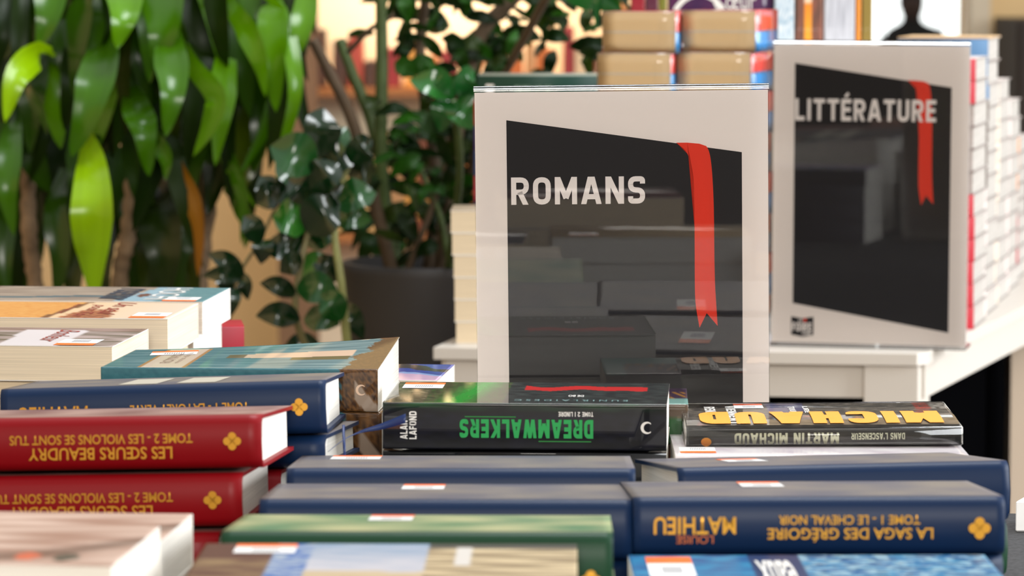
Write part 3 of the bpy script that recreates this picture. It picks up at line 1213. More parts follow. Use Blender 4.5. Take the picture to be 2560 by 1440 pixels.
bo = fore_left('paperback with a white title label on a brown landscape cover, left of the teal book', 281, 866, 2.84, art_bonheur, -6, .0285)
bo.top_text('Bonheur', .146, .164, .03, .12, M_INK_RED, -90, font=1, shear=.5, name='script_lettering')
bo.sticker(.166, .004, .032, .045)
n_hid = {}
for (bb, x1, d, y, yaw, tone, lab) in ((bh, 484, 3.17, 755, -5.5, art_hoch, 'blue paperback'), (ba, 402, 3.01, 797, -4, art_amour, 'cream paperback'),
                                       (bo, 262, 2.845, 866, -4, art_bonheur, 'brown paperback')):
    z = bb.zt - bb.t - .0003
    th = (z - TZ) / 4
    where = {'blue paperback': 'farthest left pile', 'cream paperback': 'middle left pile of pale paperbacks', 'brown paperback': 'nearest left pile of pale paperbacks'}[lab]
    for k in range(4):
        p = at(x1 - 6 * k if k else x1, y, d)
        q = Book('paperback_book', f'{lab}, {ORD[k + 1]} from the top of the {where}', 'book', .215, .14, th - .0003, 'B', 'paper',
                 M_PAGE_WHITE if bb is bh else M_PAGE_CREAM, tone, group=G_PAPER, nx=24, ny=12, gloss=True)
        q.put((p.x - .107, d + .010, z - th * k), yaw)
# small red books behind them
rp = at(604, 826, 3.31)
for k, (t_, z) in enumerate(((.028, rp.z), (.028, rp.z - .0283), (.0275, rp.z - .0566), (.0275, rp.z - .0844))):
    q = Book('paperback_book', f'plain crimson book, {ORD[k]} of the small red pile at the back left', 'book', .18, .06,
             t_ if k < 3 else z - TZ - .0002, 'F', 'paper', M_PAGE_WHITE, solid((150, 14, 34)), group=G_PAPER)
    q.put((rp.x - .09, 3.34, z), 7)

# --- teal paperback with the furry picture
def art_teal(reg, u, v):
    n = nz(u, v, 60, 3)
    n2 = nz(u * 3, v, 90, 5)
    fur = mixc(lin((44, 25, 10)), lin((112, 76, 38)), .5 + 1.1 * n2 + .5 * n)
    if reg == 'spine':
        if u > .862 + .02 * n2:
            if (u - .862) * .8 + (v - .0) * .11 > .075 and (u - .862) * .8 + (v) * .11 < .125 and u > .92:
                return lin((146, 128, 112))
            return fur
        return mixc(lin((52, 100, 112)), lin((64, 114, 124)), .5 + n)
    if reg != 'top':
        return lin((60, 100, 110))
    if u > .90 + .06 * nz(v, 0, 6, 2) + .05 * (v - .5) + .015 * n2:
        return mixc(lin((98, 78, 46)), fur, .35)
    if .13 + .0 * v < u < .30 and v < .95:
        if u < .14 or u > .29 + .004 * nz(v, u, 120, 9):
            return lin((196, 148, 96))
        return lin((232, 210, 192))
    # pencil like pale strip and a dark green band beside it
    if .40 < u < .87 and abs(v - .52 - .06 * (u - .4)) < .07 + (.03 if u > .5 else 0):
        return lin((226, 198, 172)) if u > .47 else lin((120, 110, 84))
    if .65 < u < .86 and .33 < v < .46:
        return lin((98, 98, 60))
    w = .5 + 1.1 * nz(u * .5, v * 4, 7, 12)
    return mixc(lin((58, 116, 128)), lin((140, 176, 180)), w * .75)


warpT = lambda u, v: .0105 * v * max(0, u) ** 2 - .0015 * v * (1 - u) + .001 * math.sin(3.1 * u) * v
m, L = fmt(247, 947, 921, 2.664)
b = Book('paperback_book', 'teal paperback with a lifting cover and brown furry picture on its spine', 'book', L, .136, .0318, 'F', 'paper',
         M_PAGE_WHITE, art_teal, group=G_PAPER, nx=150, ny=60, nzs=14, warp=warpT, gloss=True)
b.put(m, -5)
b.moon(.940, .52, .0082, pmat('pale_tan_ink', (216, 184, 158), .45))
b.top_text('ROMAN', .185 * L, .225 * L, .03, .09, pmat('taupe_ink', (150, 128, 112), .5), 90, font=1)
b.top_text('recits de la', .235 * L, .255 * L, .03, .10, pmat('taupe_ink', (150, 128, 112), .5), 90, font=1, name='small_lettering')
b.sticker(.10 * L, .085, .036, .03, 'far', 6)
zt = m.z - .0321
for k in range(3):
    th = (zt - TZ) / 3
    bq = Book('paperback_book', f'teal paperback with furry spine, {ORD[k + 1]} of the teal pile', 'book', L, .136, th - .0003, 'F', 'paper',
              M_PAGE_WHITE, art_teal, group=G_PAPER, nx=80 if k == 0 else 20, ny=8, nzs=10, gloss=True)
    bq.put((m.x + (.0028 if k == 0 else 0), m.y, zt - th * k), -5)

# --- flat book with blue and pink waves behind
def art_wave(reg, u, v):
    if reg != 'top':
        return lin((48, 46, 56))
    w = v + .12 * math.sin(u * 14) + .1 * nz(u, v, 6)
    if w > .82:
        return lin((70, 84, 170))
    if w > .60:
        return lin((66, 60, 64))
    if w > .40:
        return lin((52, 74, 160))
    if w > .33:
        return lin((140, 170, 220))
    return lin((204, 170, 204))


p = at(1092, 951, 2.835)
b = Book('paperback_book', 'flat paperback with blue and pink waves behind the black book', 'book', .19, .115, .025, 'B', 'paper',
         M_PAGE_WHITE, art_wave, group=G_PAPER, nx=60, ny=40, gloss=True)
b.put((p.x - .094, 2.845, p.z), -6)
zb = p.z - .0253
for k in range(3):
    th = (zb - TZ) / 3
    q = Book('paperback_book', f'blue-spined paperback, {ORD[k + 1]} of the pile below the wavy cover', 'book', .19, .115, th - .0003, 'B', 'paper',
             M_PAGE_WHITE, art_wave, group=G_PAPER)
    q.put((p.x - .096, 2.845, zb - th * k), -6)

# --- black glossy book with green title
def art_black(reg, u, v):
    n = nz(u, v, 22, 1)
    if reg == 'spine':
        if v > .80:
            g = max(0, .5 + 1.6 * nz(u * 1.2, v, 9, 4)) * (v - .8) / .2
            return mixc(lin((14, 14, 16)), lin((30, 70, 38)), g * .8)
        return mixc(lin((13, 13, 16)), lin((20, 20, 30)), .5 + n)
    if reg != 'top':
        return lin((16, 16, 18))
    if .14 < u < .42:
        s = math.exp(-((u - .29 - .08 * (v - .5)) / .055) ** 2) + .5 * max(0, nz(u * 5, v * .6, 18, 9))
        return mixc(mixc(lin((34, 40, 24)), lin((88, 84, 56)), .5 + n), lin((24, 150, 44)), s)
    if u <= .14:
        return mixc(lin((40, 44, 28)), lin((110, 104, 80)), .5 + n)
    r_ = abs(v - .72 - .10 * nz(u, 0, 8, 3) + .1 * (u - .6) ** 2)
    if .48 < u < .92 and r_ < .09 + .06 * nz(u, 1, 12, 5):
        return lin((206, 34, 34))
    return mixc(lin((24, 28, 30)), lin((58, 66, 64)), .4 + n)


m, L = fmt(955, 1667, 1009, 2.552)
zd = m.z
b = Book('paperback_book', 'glossy black paperback with a big green title on its spine, before the nearer sign', 'book', L, .13, .0335, 'F', 'paper',
         M_PAGE_WHITE, art_black, group=G_PAPER, nx=160, ny=60, nzs=12, gloss=True)
b.put(m, -3.4)
M_GREEN_INK = pmat('green_ink', (18, 158, 76), .4)
b.spine_text('DREAMWALKERS', .272, .742, .26, .66, M_GREEN_INK, weight=.23, gap=.14)
b.spine_text('TOME 2 | LINDRE', .62, .742, .73, .83, M_WHITE_INK, weight=.2)
M_GREEN_LINE = pmat('green_line_ink', (20, 120, 46), .4)
bm = bmesh.new()
for u0, u1, v in ((.29, .47, .70), (.55, .735, .18)):
    bm.faces.new([bm.verts.new((u * L, -.0004, vv * .0335)) for u, vv in ((u0, v), (u1, v), (u1, v + .025), (u0, v + .025))])
flat('ruled_line', bm, M_GREEN_LINE, b.root)
for txt, u in (('ALAN', .062), ('LAFOND', .094)):
    w_, h_ = (.6 if txt == 'LAFOND' else .40) * .0335, .026 * L
    bb = letters(txt, w_, h_, .2)
    # reads upwards, turned a quarter
    map_bm(bb, ((u + .026) * L, -.0004, .22 * .0335), (0, 0, 1), (-1, 0, 0))
    flat('author_lettering', bb, M_WHITE_INK, b.root)
b.moon(.930, .50, .0088, M_WHITE_INK)
b.top_text('E U N I R L A I D E S C', .46 * L, .86 * L, .014, .022, pmat('teal_ink', (110, 150, 150), .4), 180, font=1, name='small_lettering')
b.top_text('DE BO', .645 * L, .70 * L, .040, .050, M_WHITE_INK, 180, font=1, bold=.02, name='small_lettering')
b.sticker(.03 * L, .088, .030, .034, 'far', 0)
for k in range(3):
    zb = zd - .0338 - .0015
    th = (zb - TZ) / 3
    q = Book('paperback_book', f'black paperback, {ORD[k + 1]} of the pile topped by the green-titled one', 'book', L, .13, th - .0003, 'F', 'paper',
             M_PAGE_WHITE, solid((15, 15, 17)), group=G_PAPER, gloss=True)
    q.put((m.x, m.y + .004, zb - th * k), -3.4)
    if k == 0:
        bm = bmesh.new(); box(bm, (.01, .02, th), (L - .01, .12, th + .0014))
        new_mesh_obj('cover_flap', bm, pmat('black_board', (12, 12, 13), .5), q.root)

# --- slim book to its right, behind the wrapped one
def art_slim(reg, u, v):
    if reg == 'spine':
        if v > .62:
            return lin((88, 74, 62))
        return lin((40, 84, 44)) if u < .965 else lin((150, 70, 34)) if v < .2 else lin((86, 104, 84))
    if v > .4 and u > .3:
        return lin((62, 40, 66)) if nz(u, v, 20) < .1 else lin((170, 120, 50))
    return lin((126, 168, 160))


p = at(1721, 1012, 2.688)
b = Book('paperback_book', 'slim turquoise-topped paperback between the green-titled book and the orange-lettered one', 'book', .062, .105, .030,
         'F', 'paper', M_PAGE_WHITE, art_slim, group=G_PAPER, nx=20, ny=10, nzs=8, gloss=True)
b.put((p.x - .031, 2.69, p.z), -2)
for k in range(3):
    th = (p.z - .0303 - TZ) / 3
    q = Book('paperback_book', f'turquoise pocket paperback, {ORD[k + 1]} of the narrow pile right of the black pile', 'book', .062, .105, th - .0003,
             'F', 'paper', M_PAGE_WHITE, art_slim, group=G_PAPER)
    q.put((p.x - .031, 2.69, p.z - .0303 - th * k), -2)

# --- wrapped book with big orange letters, lying on a lilac one
def art_orange(reg, u, v):
    n = nz(u, v, 26, 6)
    if reg == 'spine':
        return mixc(lin((34, 32, 28)), lin((54, 50, 44)), .5 + n)
    if reg != 'top':
        return lin((40, 38, 36))
    if .32 < u < .46 and v > .55:
        return lin((86, 84, 116))
    if u > .88 and v > .7 and nz(u, v, 40) > -.1:
        return lin((140, 60, 48)) if u < .94 else lin((150, 144, 134))
    return mixc(lin((62, 58, 54)), lin((112, 104, 92)), .45 + n)


warpM = lambda u, v: -.003 * (1 - min(1, v / .45)) ** 2
m, L = fmt(1716, 2403, 1066, 2.62)
b = Book('paperback_book', 'shrink-wrapped dark paperback with huge orange letters across its cover', 'book', L, .125, .0165, 'F', 'paper',
         M_PAGE_WHITE, art_orange, group=G_PAPER, nx=120, ny=50, nzs=6, warp=warpM, gloss=True)
b.put((m.x, m.y, m.z + .002), -.5, 0, .4)
M_ORANGE_BIG = pmat('amber_orange_ink', (255, 168, 44), .4)
b.top_text('MICHAUD', .055 * L, .945 * L, .012, .066, M_ORANGE_BIG, 180, weight=.30, dz=.0008)
b.spine_text('MARTIN MICHAUD', .175, .555, .10, .60, pmat('cream_ink', (196, 196, 170), .4), weight=.22)
b.spine_text("DANS L'ASCENSEUR", .60, .795, .28, .58, pmat('cream_ink', (196, 196, 170), .4), weight=.2)
b.top_text('RENÉE', .085 * L, .125 * L, .052, .10, M_WHITE_INK, -90, name='small_lettering')
b.top_text('VIENNENT', .165 * L, .20 * L, .012, .105, M_WHITE_INK, -90, name='small_lettering')
b.top_text('TOUS', .40 * L, .425 * L, .06, .10, M_WHITE_INK, -90, name='small_lettering')
b.top_text('LIRE', .455 * L, .475 * L, .062, .10, M_WHITE_INK, -90, name='small_lettering')
b.sticker(.200 * L, .092, .022, .028, 'far')
bm = bmesh.new()
for q in range(3):
    pass
bm2 = bmesh.new(); bmesh.ops.create_circle(bm2, cap_ends=True, segments=18, radius=.0032)
for v in bm2.verts:
    v.co = Vector((.072 * L + v.co.x * 1.2, -.0005, .0035 + v.co.y))
flat('emblem', bm2, M_ORANGE_BIG, b.root)
# clear wrap
bm = bmesh.new()
box(bm, (-.0012, -.0012, -.0001), (L + .0012, .1262, .0172))
for v in bm.verts:
    if v.co.z > .01:
        v.co.z = .0172 + (0 if v.co.y > 0 else -.0030)
bmesh.ops.bevel(bm, geom=list(bm.edges), offset=.0008, segments=2, affect='EDGES')
wrap_o = new_mesh_obj('clear_wrap', bm, thin_clear('shrink_film', (.98, .98, .98, 1), 1.45, .04), b.root, True)
bm.free() if False else None
zl = m.z + .002 - .0165 - .0005


def art_lilac(reg, u, v):
    return mixc(lin((210, 198, 206)), lin((236, 232, 232)), .5 + 1.4 * nz(u, v, 9, 3))


for k in range(3):
    th = (zl - TZ) / 3
    q = Book('paperback_book', ['pale lilac paperback directly beneath the orange-lettered one', 'lilac paperback third of the orange-lettered pile',
                                'lilac paperback bottom of the orange-lettered pile'][k], 'book', L * 1.05, .155 if k == 0 else .13, th - .0003,
             'F', 'paper', M_PAGE_WHITE, art_lilac, group=G_PAPER, nx=30, ny=10, gloss=True)
    q.put((m.x - .005, m.y - (.048 if k == 0 else .0), zl - th * k), -.5)
    if k == 0:
        q.sticker(.004, .012, .026, .03, 'near')
# --- navy hardcovers in the middle and right
def tapered_pile(name, x0, x1, y, d, W, ths, tap, yaw, arts, labels, extra=None, nx=40):
    """a pile of hardcovers whose backs are thicker than their fore-edges, all backs to the viewer"""
    m, L = fmt(x0, x1, y, d)
    n = len(ths)
    out = []
    z = m.z
    for k in range(n):
        ang = math.degrees(math.atan(tap / W)) * (n - 1 - k)
        th = ths[k] if k < n - 1 else z - TZ - .0003
        b = Book('hardcover_book', labels[k], 'book', L if k == 0 else .2255, W, th, 'F', 'hard', M_PAGE_WHITE, arts[k], tb=th - tap, group=G_HARD,
                 nx=nx if k == 0 else 8, ny=16 if k == 0 else 3, nzs=2)
        off = (0, .0, -.003)[k % 3]
        b.put((m.x + off, m.y + .0006 * k, z), yaw, ang)
        z -= th + .0003
        out.append(b)
    return out


na = tapered_pile('a', 716, 1588, 1172, 2.335, .155, [.037, .037, .03], .0042, -.6, [ART_NAVY] * 3,
                  ['navy hardcover directly in front of the black book', 'navy hardcover second of the pile before the black book',
                   'navy hardcover bottom of the pile before the black book'])
na[0].sticker(.022, .105, .034, .046, 'far')
nb = tapered_pile('b', 648, 1580, 1250, 2.172, .155, [.037, .037, .03], .0042, -.8, [ART_NAVY] * 3,
                  ['navy hardcover with two-tone sticker, between the green book and another navy one', 'navy hardcover second of the pile behind the green book',
                   'navy hardcover bottom of the pile behind the green book'])
nb[0].sticker(.082, .098, .027, .05, 'far')
gr = tapered_pile('g', 552, 1532, 1331, 2.008, .155, [.037, .037, .03], .0046, -1, [ART_GREEN] * 3,
                  ['green hardcover in the front middle row', 'green hardcover second of the front middle pile', 'green hardcover bottom of the front middle pile'])
gr[0].sticker(.077, .10, .026, .05, 'far')
gr[0].emblem(.944, .28, .0118, M_GOLD)
rb = tapered_pile('r', 1582, 2513, 1243, 2.172, .155, [.0355, .0355, .03], .0042, 1.2, [ART_NAVY] * 3,
                  ['navy hardcover with gold title nearest at the front right', 'navy hardcover second of the front right pile',
                   'navy hardcover bottom of the front right pile'])
rb[0].spine_text('MATHIEU', .055, .275, .38, .68, M_GOLD, font=1, bold=.015)
rb[0].spine_text('LOUISE', .115, .215, .22, .36, pmat('copper_foil', (176, 92, 44), .4, metal=.4), font=1, bold=.01)
rb[0].spine_text('TOME 1 - LE CHEVAL NOIR', .39, .77, .54, .70, M_GOLD, font=1, bold=.012)
rb[0].spine_text('LA SAGA DES GRÉGOIRE', .36, .805, .24, .48, M_GOLD, font=1, bold=.012)
rb[0].emblem(.93, .47, .0135, M_GOLD)
rb[0].sticker(.075, .098, .027, .05, 'far')
ra = tapered_pile('q', 1686, 2535, 1161, 2.385, .15, [.0400, .0375, .03], .0048, 9.0, [ART_NAVY, ART_GREEN, ART_NAVY],
                  ['navy hardcover lying askew behind the front right navy one', 'green hardcover second of the askew right pile',
                   'navy hardcover bottom of the askew right pile'])
ra[0].sticker(.050, .07, .028, .045, 'far')

# --- paperbacks cut by the lower edge of the view
def art_tanblue(reg, u, v):
    n = nz(u * .6, v, 14, 3)
    if reg != 'top':
        return lin((120, 110, 100))
    if u < .20:
        return mixc(lin((88, 40, 34)), lin((150, 120, 84)), .5 + 1.2 * n if v < .6 else .1)
    if u < .30:
        return mixc(lin((40, 110, 196)), lin((180, 196, 214)), .5 + 2 * nz(u, v, 26, 2))
    if u < .60:
        return mixc(lin((216, 216, 226)), lin((150, 176, 206)), (v - .35) * 1.5 + .6 * n) if v > .32 + .1 * n else mixc(lin((212, 188, 150)), lin((226, 206, 170)), .5 + n)
    if .68 < u < .72 and .45 < v < .9:
        return lin((238, 234, 228))
    if v > .86:
        return lin((70, 70, 62))
    return mixc(lin((150, 128, 96)), lin((238, 216, 174)), .5 + 1.6 * nz(u * .5, v * 2, 9, 8))


art_tanblue = deeper(art_tanblue, .72)
m, L = fmt(450, 1443, 1462, 1.862)
b = Book('paperback_book', 'paperback with a tan and blue picture cover in the front centre', 'book', L, .135, .030, 'B', 'paper', M_PAGE_WHITE,
         art_tanblue, group=G_PAPER, nx=120, ny=60)
b.put(m, -1)
b.sticker(.018, .100, .034, .03, 'far')
zc_ = m.z - .0303
for k in range(3):
    th = (zc_ - TZ) / 3
    q = Book('paperback_book', f'tan paperback, {ORD[k + 1]} of the front centre pile', 'book', L, .135, th - .0003, 'B', 'paper', M_PAGE_WHITE,
             art_tanblue, group=G_PAPER)
    q.put((m.x, m.y, zc_ - th * k), -1)


def art_pink(reg, u, v):
    if reg != 'top':
        return lin((190, 150, 130))
    n = nz(u * .35, v * 1.1, 9, 5)
    c = mixc(lin((232, 204, 188)), lin((176, 136, 118)), .45 + 1.1 * n)
    w = v - .45 - .25 * math.sin(u * 7)
    if abs(w) < .13:
        c = mixc(c, lin((92, 62, 46)), .8 - 4 * abs(w))
    if v < .22 and .1 < u < .42 + .3 * n:
        c = lin((222, 128, 84))
    if (u - .86) ** 2 * 30 + (v - .2) ** 2 * 4 < .03:
        c = lin((84, 80, 66))
    if (u - .76) ** 2 * 30 + (v - .22) ** 2 * 4 < .03:
        c = lin((222, 108, 72))
    return c


art_pink = deeper(art_pink, .78)
p1 = at(278, 1418, 1.822)
p2 = at(380, 1372, 1.972)
for (p, d, lab, x) in ((p1, 1.822, 'pink and brown paperback nearest in the lower left corner', 'nearest pink pile'),
                       (p2, 1.972, 'pink and brown paperback just behind the nearest lower left one', 'second pink pile')):
    b = Book('paperback_book', lab, 'book', .21, .135 if d < 1.9 else .128, .031, 'B', 'paper', M_PAGE_WHITE, art_pink, group=G_PAPER, nx=80, ny=40)
    b.put((p.x - .1045, d + .01, p.z), -5)
    zb = p.z - .0313
    for k in range(3):
        th = (zb - TZ) / 3
        q = Book('paperback_book', f'pink paperback, {ORD[k + 1]} of the {x} at lower left', 'book', .21, .135 if d < 1.9 else .128, th - .0003, 'B', 'paper',
                 M_PAGE_WHITE, art_pink, group=G_PAPER)
        q.put((p.x - .1045, d + .01, zb - th * k), -5)


def art_water(reg, u, v):
    if reg != 'top':
        return lin((20, 120, 180))
    if .33 < u < .475:
        return lin((12, 48, 104))
    k = .5 + 1.7 * nz(u * .8, v * 1.2, 17, 3)
    c = mixc(lin((0, 92, 158)), lin((30, 146, 196)), k)
    if u > .475 and nz(u, v * 1.8, 22, 6) > .05:
        c = mixc(c, lin((170, 210, 226)), .8)
    if u > .475 and nz(u, v * 2, 14, 16) < -.3:
        c = lin((10, 70, 110))
    return c


art_water = deeper(art_water, .72)
m, L = fmt(1596, 2546, 1486, 2.003)
b = Book('paperback_book', 'paperback with a bright blue rippling water cover in the lower right corner', 'book', L, .137, .030, 'B', 'paper', M_PAGE_WHITE,
         art_water, group=G_PAPER, nx=140, ny=60)
b.put(m, .6)
b.top_text('eaux', .345 * L, .445 * L, .03, .115, M_WHITE_INK, 180, font=1, bold=.02, name='title_lettering')
b.sticker(.045 * L, .058, .027, .070, 'far')
zc_ = m.z - .0303
for k in range(2):
    th = (zc_ - TZ) / 2
    q = Book('paperback_book', f'blue water paperback, {ORD[k + 1]} of the lower right pile', 'book', L, .137, th - .0003, 'B', 'paper', M_PAGE_WHITE,
             art_water, group=G_PAPER)
    q.put((m.x, m.y, zc_ - th * k), .6)
# piles nearer to the viewer, below the view: the sign mirrors them
for i, (xx, yy, zz_, L_, tone, yw, lab) in enumerate(((-.36, 1.58, .12, .22, (150, 40, 46), -4, 'brick red'), (-.11, 1.60, .110, .215, (60, 58, 66), 2, 'slate'),
                                                     (.13, 1.58, .115, .22, (196, 170, 130), -2, 'straw coloured'), (.36, 1.60, .10, .21, (40, 60, 104), 3, 'dark blue'),
                                                     (-.2, 1.40, .150, .22, (110, 96, 84), 3, 'taupe'), (.06, 1.38, .14, .21, (90, 30, 36), -5, 'wine red'))):
    for k in range(4):
        q = Book('paperback_book', f'{lab} paperback, {ORD[k]} of the {lab} pile nearest the viewer', 'book', L_, .14, zz_ / 4 - .0003, 'F', 'paper',
                 M_PAGE_CREAM if i % 2 else M_PAGE_WHITE, solid(tone), group=G_PAPER, gloss=True)
        q.put((xx + .004 * (k % 2), yy, TZ + .0002 + zz_ * (1 - k / 4)), yw + k)
        if k == 0:
            q.sticker(.02, .09, .032, .03, 'far')
# white leaflet holder at the table edge
p = at(2530, 1318, 2.80)
bm = bmesh.new()
prism(bm, [(0, 0), (.06, .0), (.075, .05), (.02, .05)], 0, .024)
bevel_all(bm, .001, 1)
o = new_mesh_obj('paper_pad', bm, pmat('white_pad_paper', (246, 246, 246), .7))
o.location = (p.x + .0005, 2.785, TZ + .0002)
tag(o, 'small white paper pad at the right edge of the grey cloth', 'paper pad')

# ------------------------------------------------------------------ signs
def sign(name, label, w, h, word, wbox, logo, base, yaw, lean, roll):
    k = w / 729.0
    X = lambda px: (px - 1188) * k - w / 2
    Z = lambda py: h - (py - 207) * k
    r = empty(name)
    tag(r, label, 'sign', 'section signs on the book tables')
    # clear holder: one sheet folded over the top, with a foot
    bm = bmesh.new()
    t, ro = .0019, .0042
    outer = [(-ro, .003)] + [(-ro, h - ro)] + [(-ro * math.cos(math.pi * q / 10), h - ro + ro * math.sin(math.pi * q / 10)) for q in range(1, 10)] + [(ro, h - ro), (ro, .003)]
    inner = [(-(ro - t), .003)] + [(-(ro - t), h - ro)] + [(-(ro - t) * math.cos(math.pi * q / 10), h - ro + (ro - t) * math.sin(math.pi * q / 10)) for q in range(1, 10)] + [(ro - t, h - ro), (ro - t, .003)]
    rows = []
    for x in (-w / 2, w / 2):
        rows.append(([bm.verts.new((x, p[0], p[1])) for p in outer], [bm.verts.new((x, p[0], p[1])) for p in inner]))
    n = len(outer)
    for i in range(n - 1):
        bm.faces.new((rows[0][0][i], rows[1][0][i], rows[1][0][i + 1], rows[0][0][i + 1]))
        bm.faces.new((rows[0][1][i], rows[0][1][i + 1], rows[1][1][i + 1], rows[1][1][i]))
        for e in (0, 1):
            f = bm.faces.new((rows[e][0][i], rows[e][0][i + 1], rows[e][1][i + 1], rows[e][1][i])); f.material_index = 1
    for i in (0, n - 1):
        bm.faces.new((rows[0][0][i], rows[1][0][i], rows[1][1][i], rows[0][1][i]))
    new_mesh_obj('acrylic_holder', bm, [M_CLEAR, pmat('acrylic_edge', (236, 238, 236), .15)], r)
    bm = bmesh.new(); box(bm, (-w / 2, -.012, 0), (w / 2, .05, .0028))
    new_mesh_obj('acrylic_foot', bm, M_CLEAR, r)
    bm = bmesh.new(); box(bm, (-w / 2 + .0006, -.0006, .0035), (w / 2 - .0006, .0004, h - .0052))
    card = new_mesh_obj('insert_card', bm, M_SIGN_WHITE, r)
    y = -.0008

    def sheet(nm, pts, mat, dy=0.0):
        bm = bmesh.new()
        bm.faces.new([bm.verts.new((X(a), y - dy, Z(b_))) for a, b_ in pts])
        bmesh.ops.triangulate(bm, faces=bm.faces)
        return flat(nm, bm, mat, card)
    sheet('printed_panel', [(1268, 292), (1850, 377), (1850, 1285), (1268, 1188)], M_SIGN_BLACK)
    left = catmull([(1688, 352, 0), (1712, 374, 0), (1725, 410, 0), (1731, 460, 0), (1732, 600, 0), (1732, 720, 0), (1735, 765, 0), (1743, 813, 0)], 30)
    right = catmull([(1788, 809, 0), (1784, 750, 0), (1781, 660, 0), (1780, 520, 0), (1777, 440, 0), (1773, 395, 0), (1768, 372, 0), (1762, 361, 0)], 30)
    poly = [(p.x, p.y) for p in left] + [(1761, 777)] + [(p.x, p.y) for p in right] + [(1745, 355), (1715, 352)]
    sheet('printed_ribbon', poly, M_SIGN_RED, .0002)
    a, b_, c, d = wbox
    bm = letters(word, (c - a) * k, (d - b_) * k, .19, .15)
    map_bm(bm, (X(a), y - .0004, Z(d)), (1, 0, 0), (0, 0, 1))
    flat('lettering', bm, M_SIGN_TEXT, card)
    if logo:
        lp = lambda u, v: (1188 + (1983 - 1934 + u * 55) / .655, 207 + (775 - 100 + v * 50) / .655)
        sheet('printed_logo', [lp(0, 0), lp(.5, .1), lp(1, 0), lp(1, .9), lp(.5, 1.0), lp(0, .9)], M_SIGN_BLACK)
        sheet('logo_mark', [lp(.56, .1), lp(.68, .08), lp(.68, .30), lp(.62, .24), lp(.56, .30)], M_SIGN_RED, .0003)
        for txt, u0, v0, u1, v1 in (('FOIRE', .04, .30, .92, .72), ('LIVRE', .5, .76, .9, .90), ('LA', .34, .12, .5, .26)):
            p0, p1 = lp(u0, v0), lp(u1, v1)
            bm = letters(txt, (p1[0] - p0[0]) * k, (p1[1] - p0[1]) * k, .22)
            map_bm(bm, (X(p0[0]), y - .0004, Z(p1[1])), (1, 0, 0), (0, 0, 1))
            flat('logo_lettering', bm, M_SIGN_TEXT, card)
    r.location = base
    r.rotation_euler = (Matrix.Rotation(math.radians(yaw), 4, 'Z') @ Matrix.Rotation(math.radians(roll), 4, 'Y')
                        @ Matrix.Rotation(math.radians(lean), 4, 'X')).to_euler()
    return r


SD = 2.84
pa, pb = at(1195, 1200, SD), at(1924, 1200, SD)
sw = (pb.x - pa.x)
top_z = at(1552, 210, SD).z
sign('table_sign', 'upright clear sign holder reading ROMANS, standing among the near books', sw, top_z - TZ - .0015, 'ROMANS',
     (1278, 434, 1610, 502), False, ((pa.x + pb.x) / 2 + .0006, SD, TZ + .0012), -.5, .7, .62 * -1)
LD = depth_at(869, WZ)
p0, p1 = at(1935, 500, LD), at(2414, 500, LD)
lw = (p1.x - p0.x) / math.cos(math.radians(13))
sign('table_sign', 'upright clear sign holder reading LITTÉRATURE, standing on the white table', lw, at(2176, 101, LD).z - WZ - .0006, 'LITTÉRATURE',
     (1188 + 54 / .655, 207 + 142 / .655, 1188 + 397 / .655, 207 + 195 / .655), True, ((p0.x + p1.x) / 2, LD + .004, WZ + .0003), -13, .3, .2)

# ------------------------------------------------------------------ books on the white table
G_W = 'book piles on the white table'


def pile(x_of, y_top, d, side, n, th, L, W, yaw, spine, art_of, label_of, pages_of, jitter=.0, base=None, dx_of=None, gloss=False, cov=None, kind='paper'):
    """n books; x_of = pixel of the right (side 'R') or left (side 'L') front corner"""
    p = at(x_of, y_top, d)
    z = p.z
    base = base if base is not None else WZ
    th = (z - base) / n
    c, s_ = math.cos(math.radians(yaw)), math.sin(math.radians(yaw))
    rnd = random.Random(int(x_of))
    out = []
    for k in range(n):
        b = Book('paperback_book', label_of(k), 'book', L, W, th - .0002, spine(k) if callable(spine) else spine, kind, pages_of(k), art_of(k), group=G_W,
                 gloss=gloss)
        dx = (dx_of(k) if dx_of else 0) / F * d + (rnd.uniform(-1, 1) * jitter if k else 0)
        sgn = -1 if side == 'R' else 1
        b.put((p.x + dx + sgn * c * L / 2, d + sgn * s_ * L / 2, z - th * k), yaw)
        out.append(b)
    return out


WRAP = thin_clear('wrap_film', (.98, .98, .98, 1), 1.45, .05)
# pale pile at the left end
d = depth_at(861, WZ) + .003
pile(1126, 527, d, 'L', 6, 0, .165, .107, -1, 'B', lambda k: solid((176, 160, 140)),
     lambda k: f'thick cream-edged paperback, {ORD[k]} of the pile at the left end of the white table', lambda k: M_PAGE_CREAM,
     dx_of=lambda k: (0, 3, 7, 9, 10, 13)[k])
# green flat book on a taller mixed pile
mixed = [(30, 66, 58), (190, 60, 70), (80, 60, 120), (60, 80, 130), (200, 70, 90), (44, 50, 90), (190, 170, 150), (180, 60, 60), (70, 90, 140), (150, 60, 70)]


def art_greenflat(reg, u, v):
    if reg == 'spine':
        return lin((34, 70, 60))
    return lin((150, 154, 140)) if not .16 < u < .26 else lin((200, 110, 100))


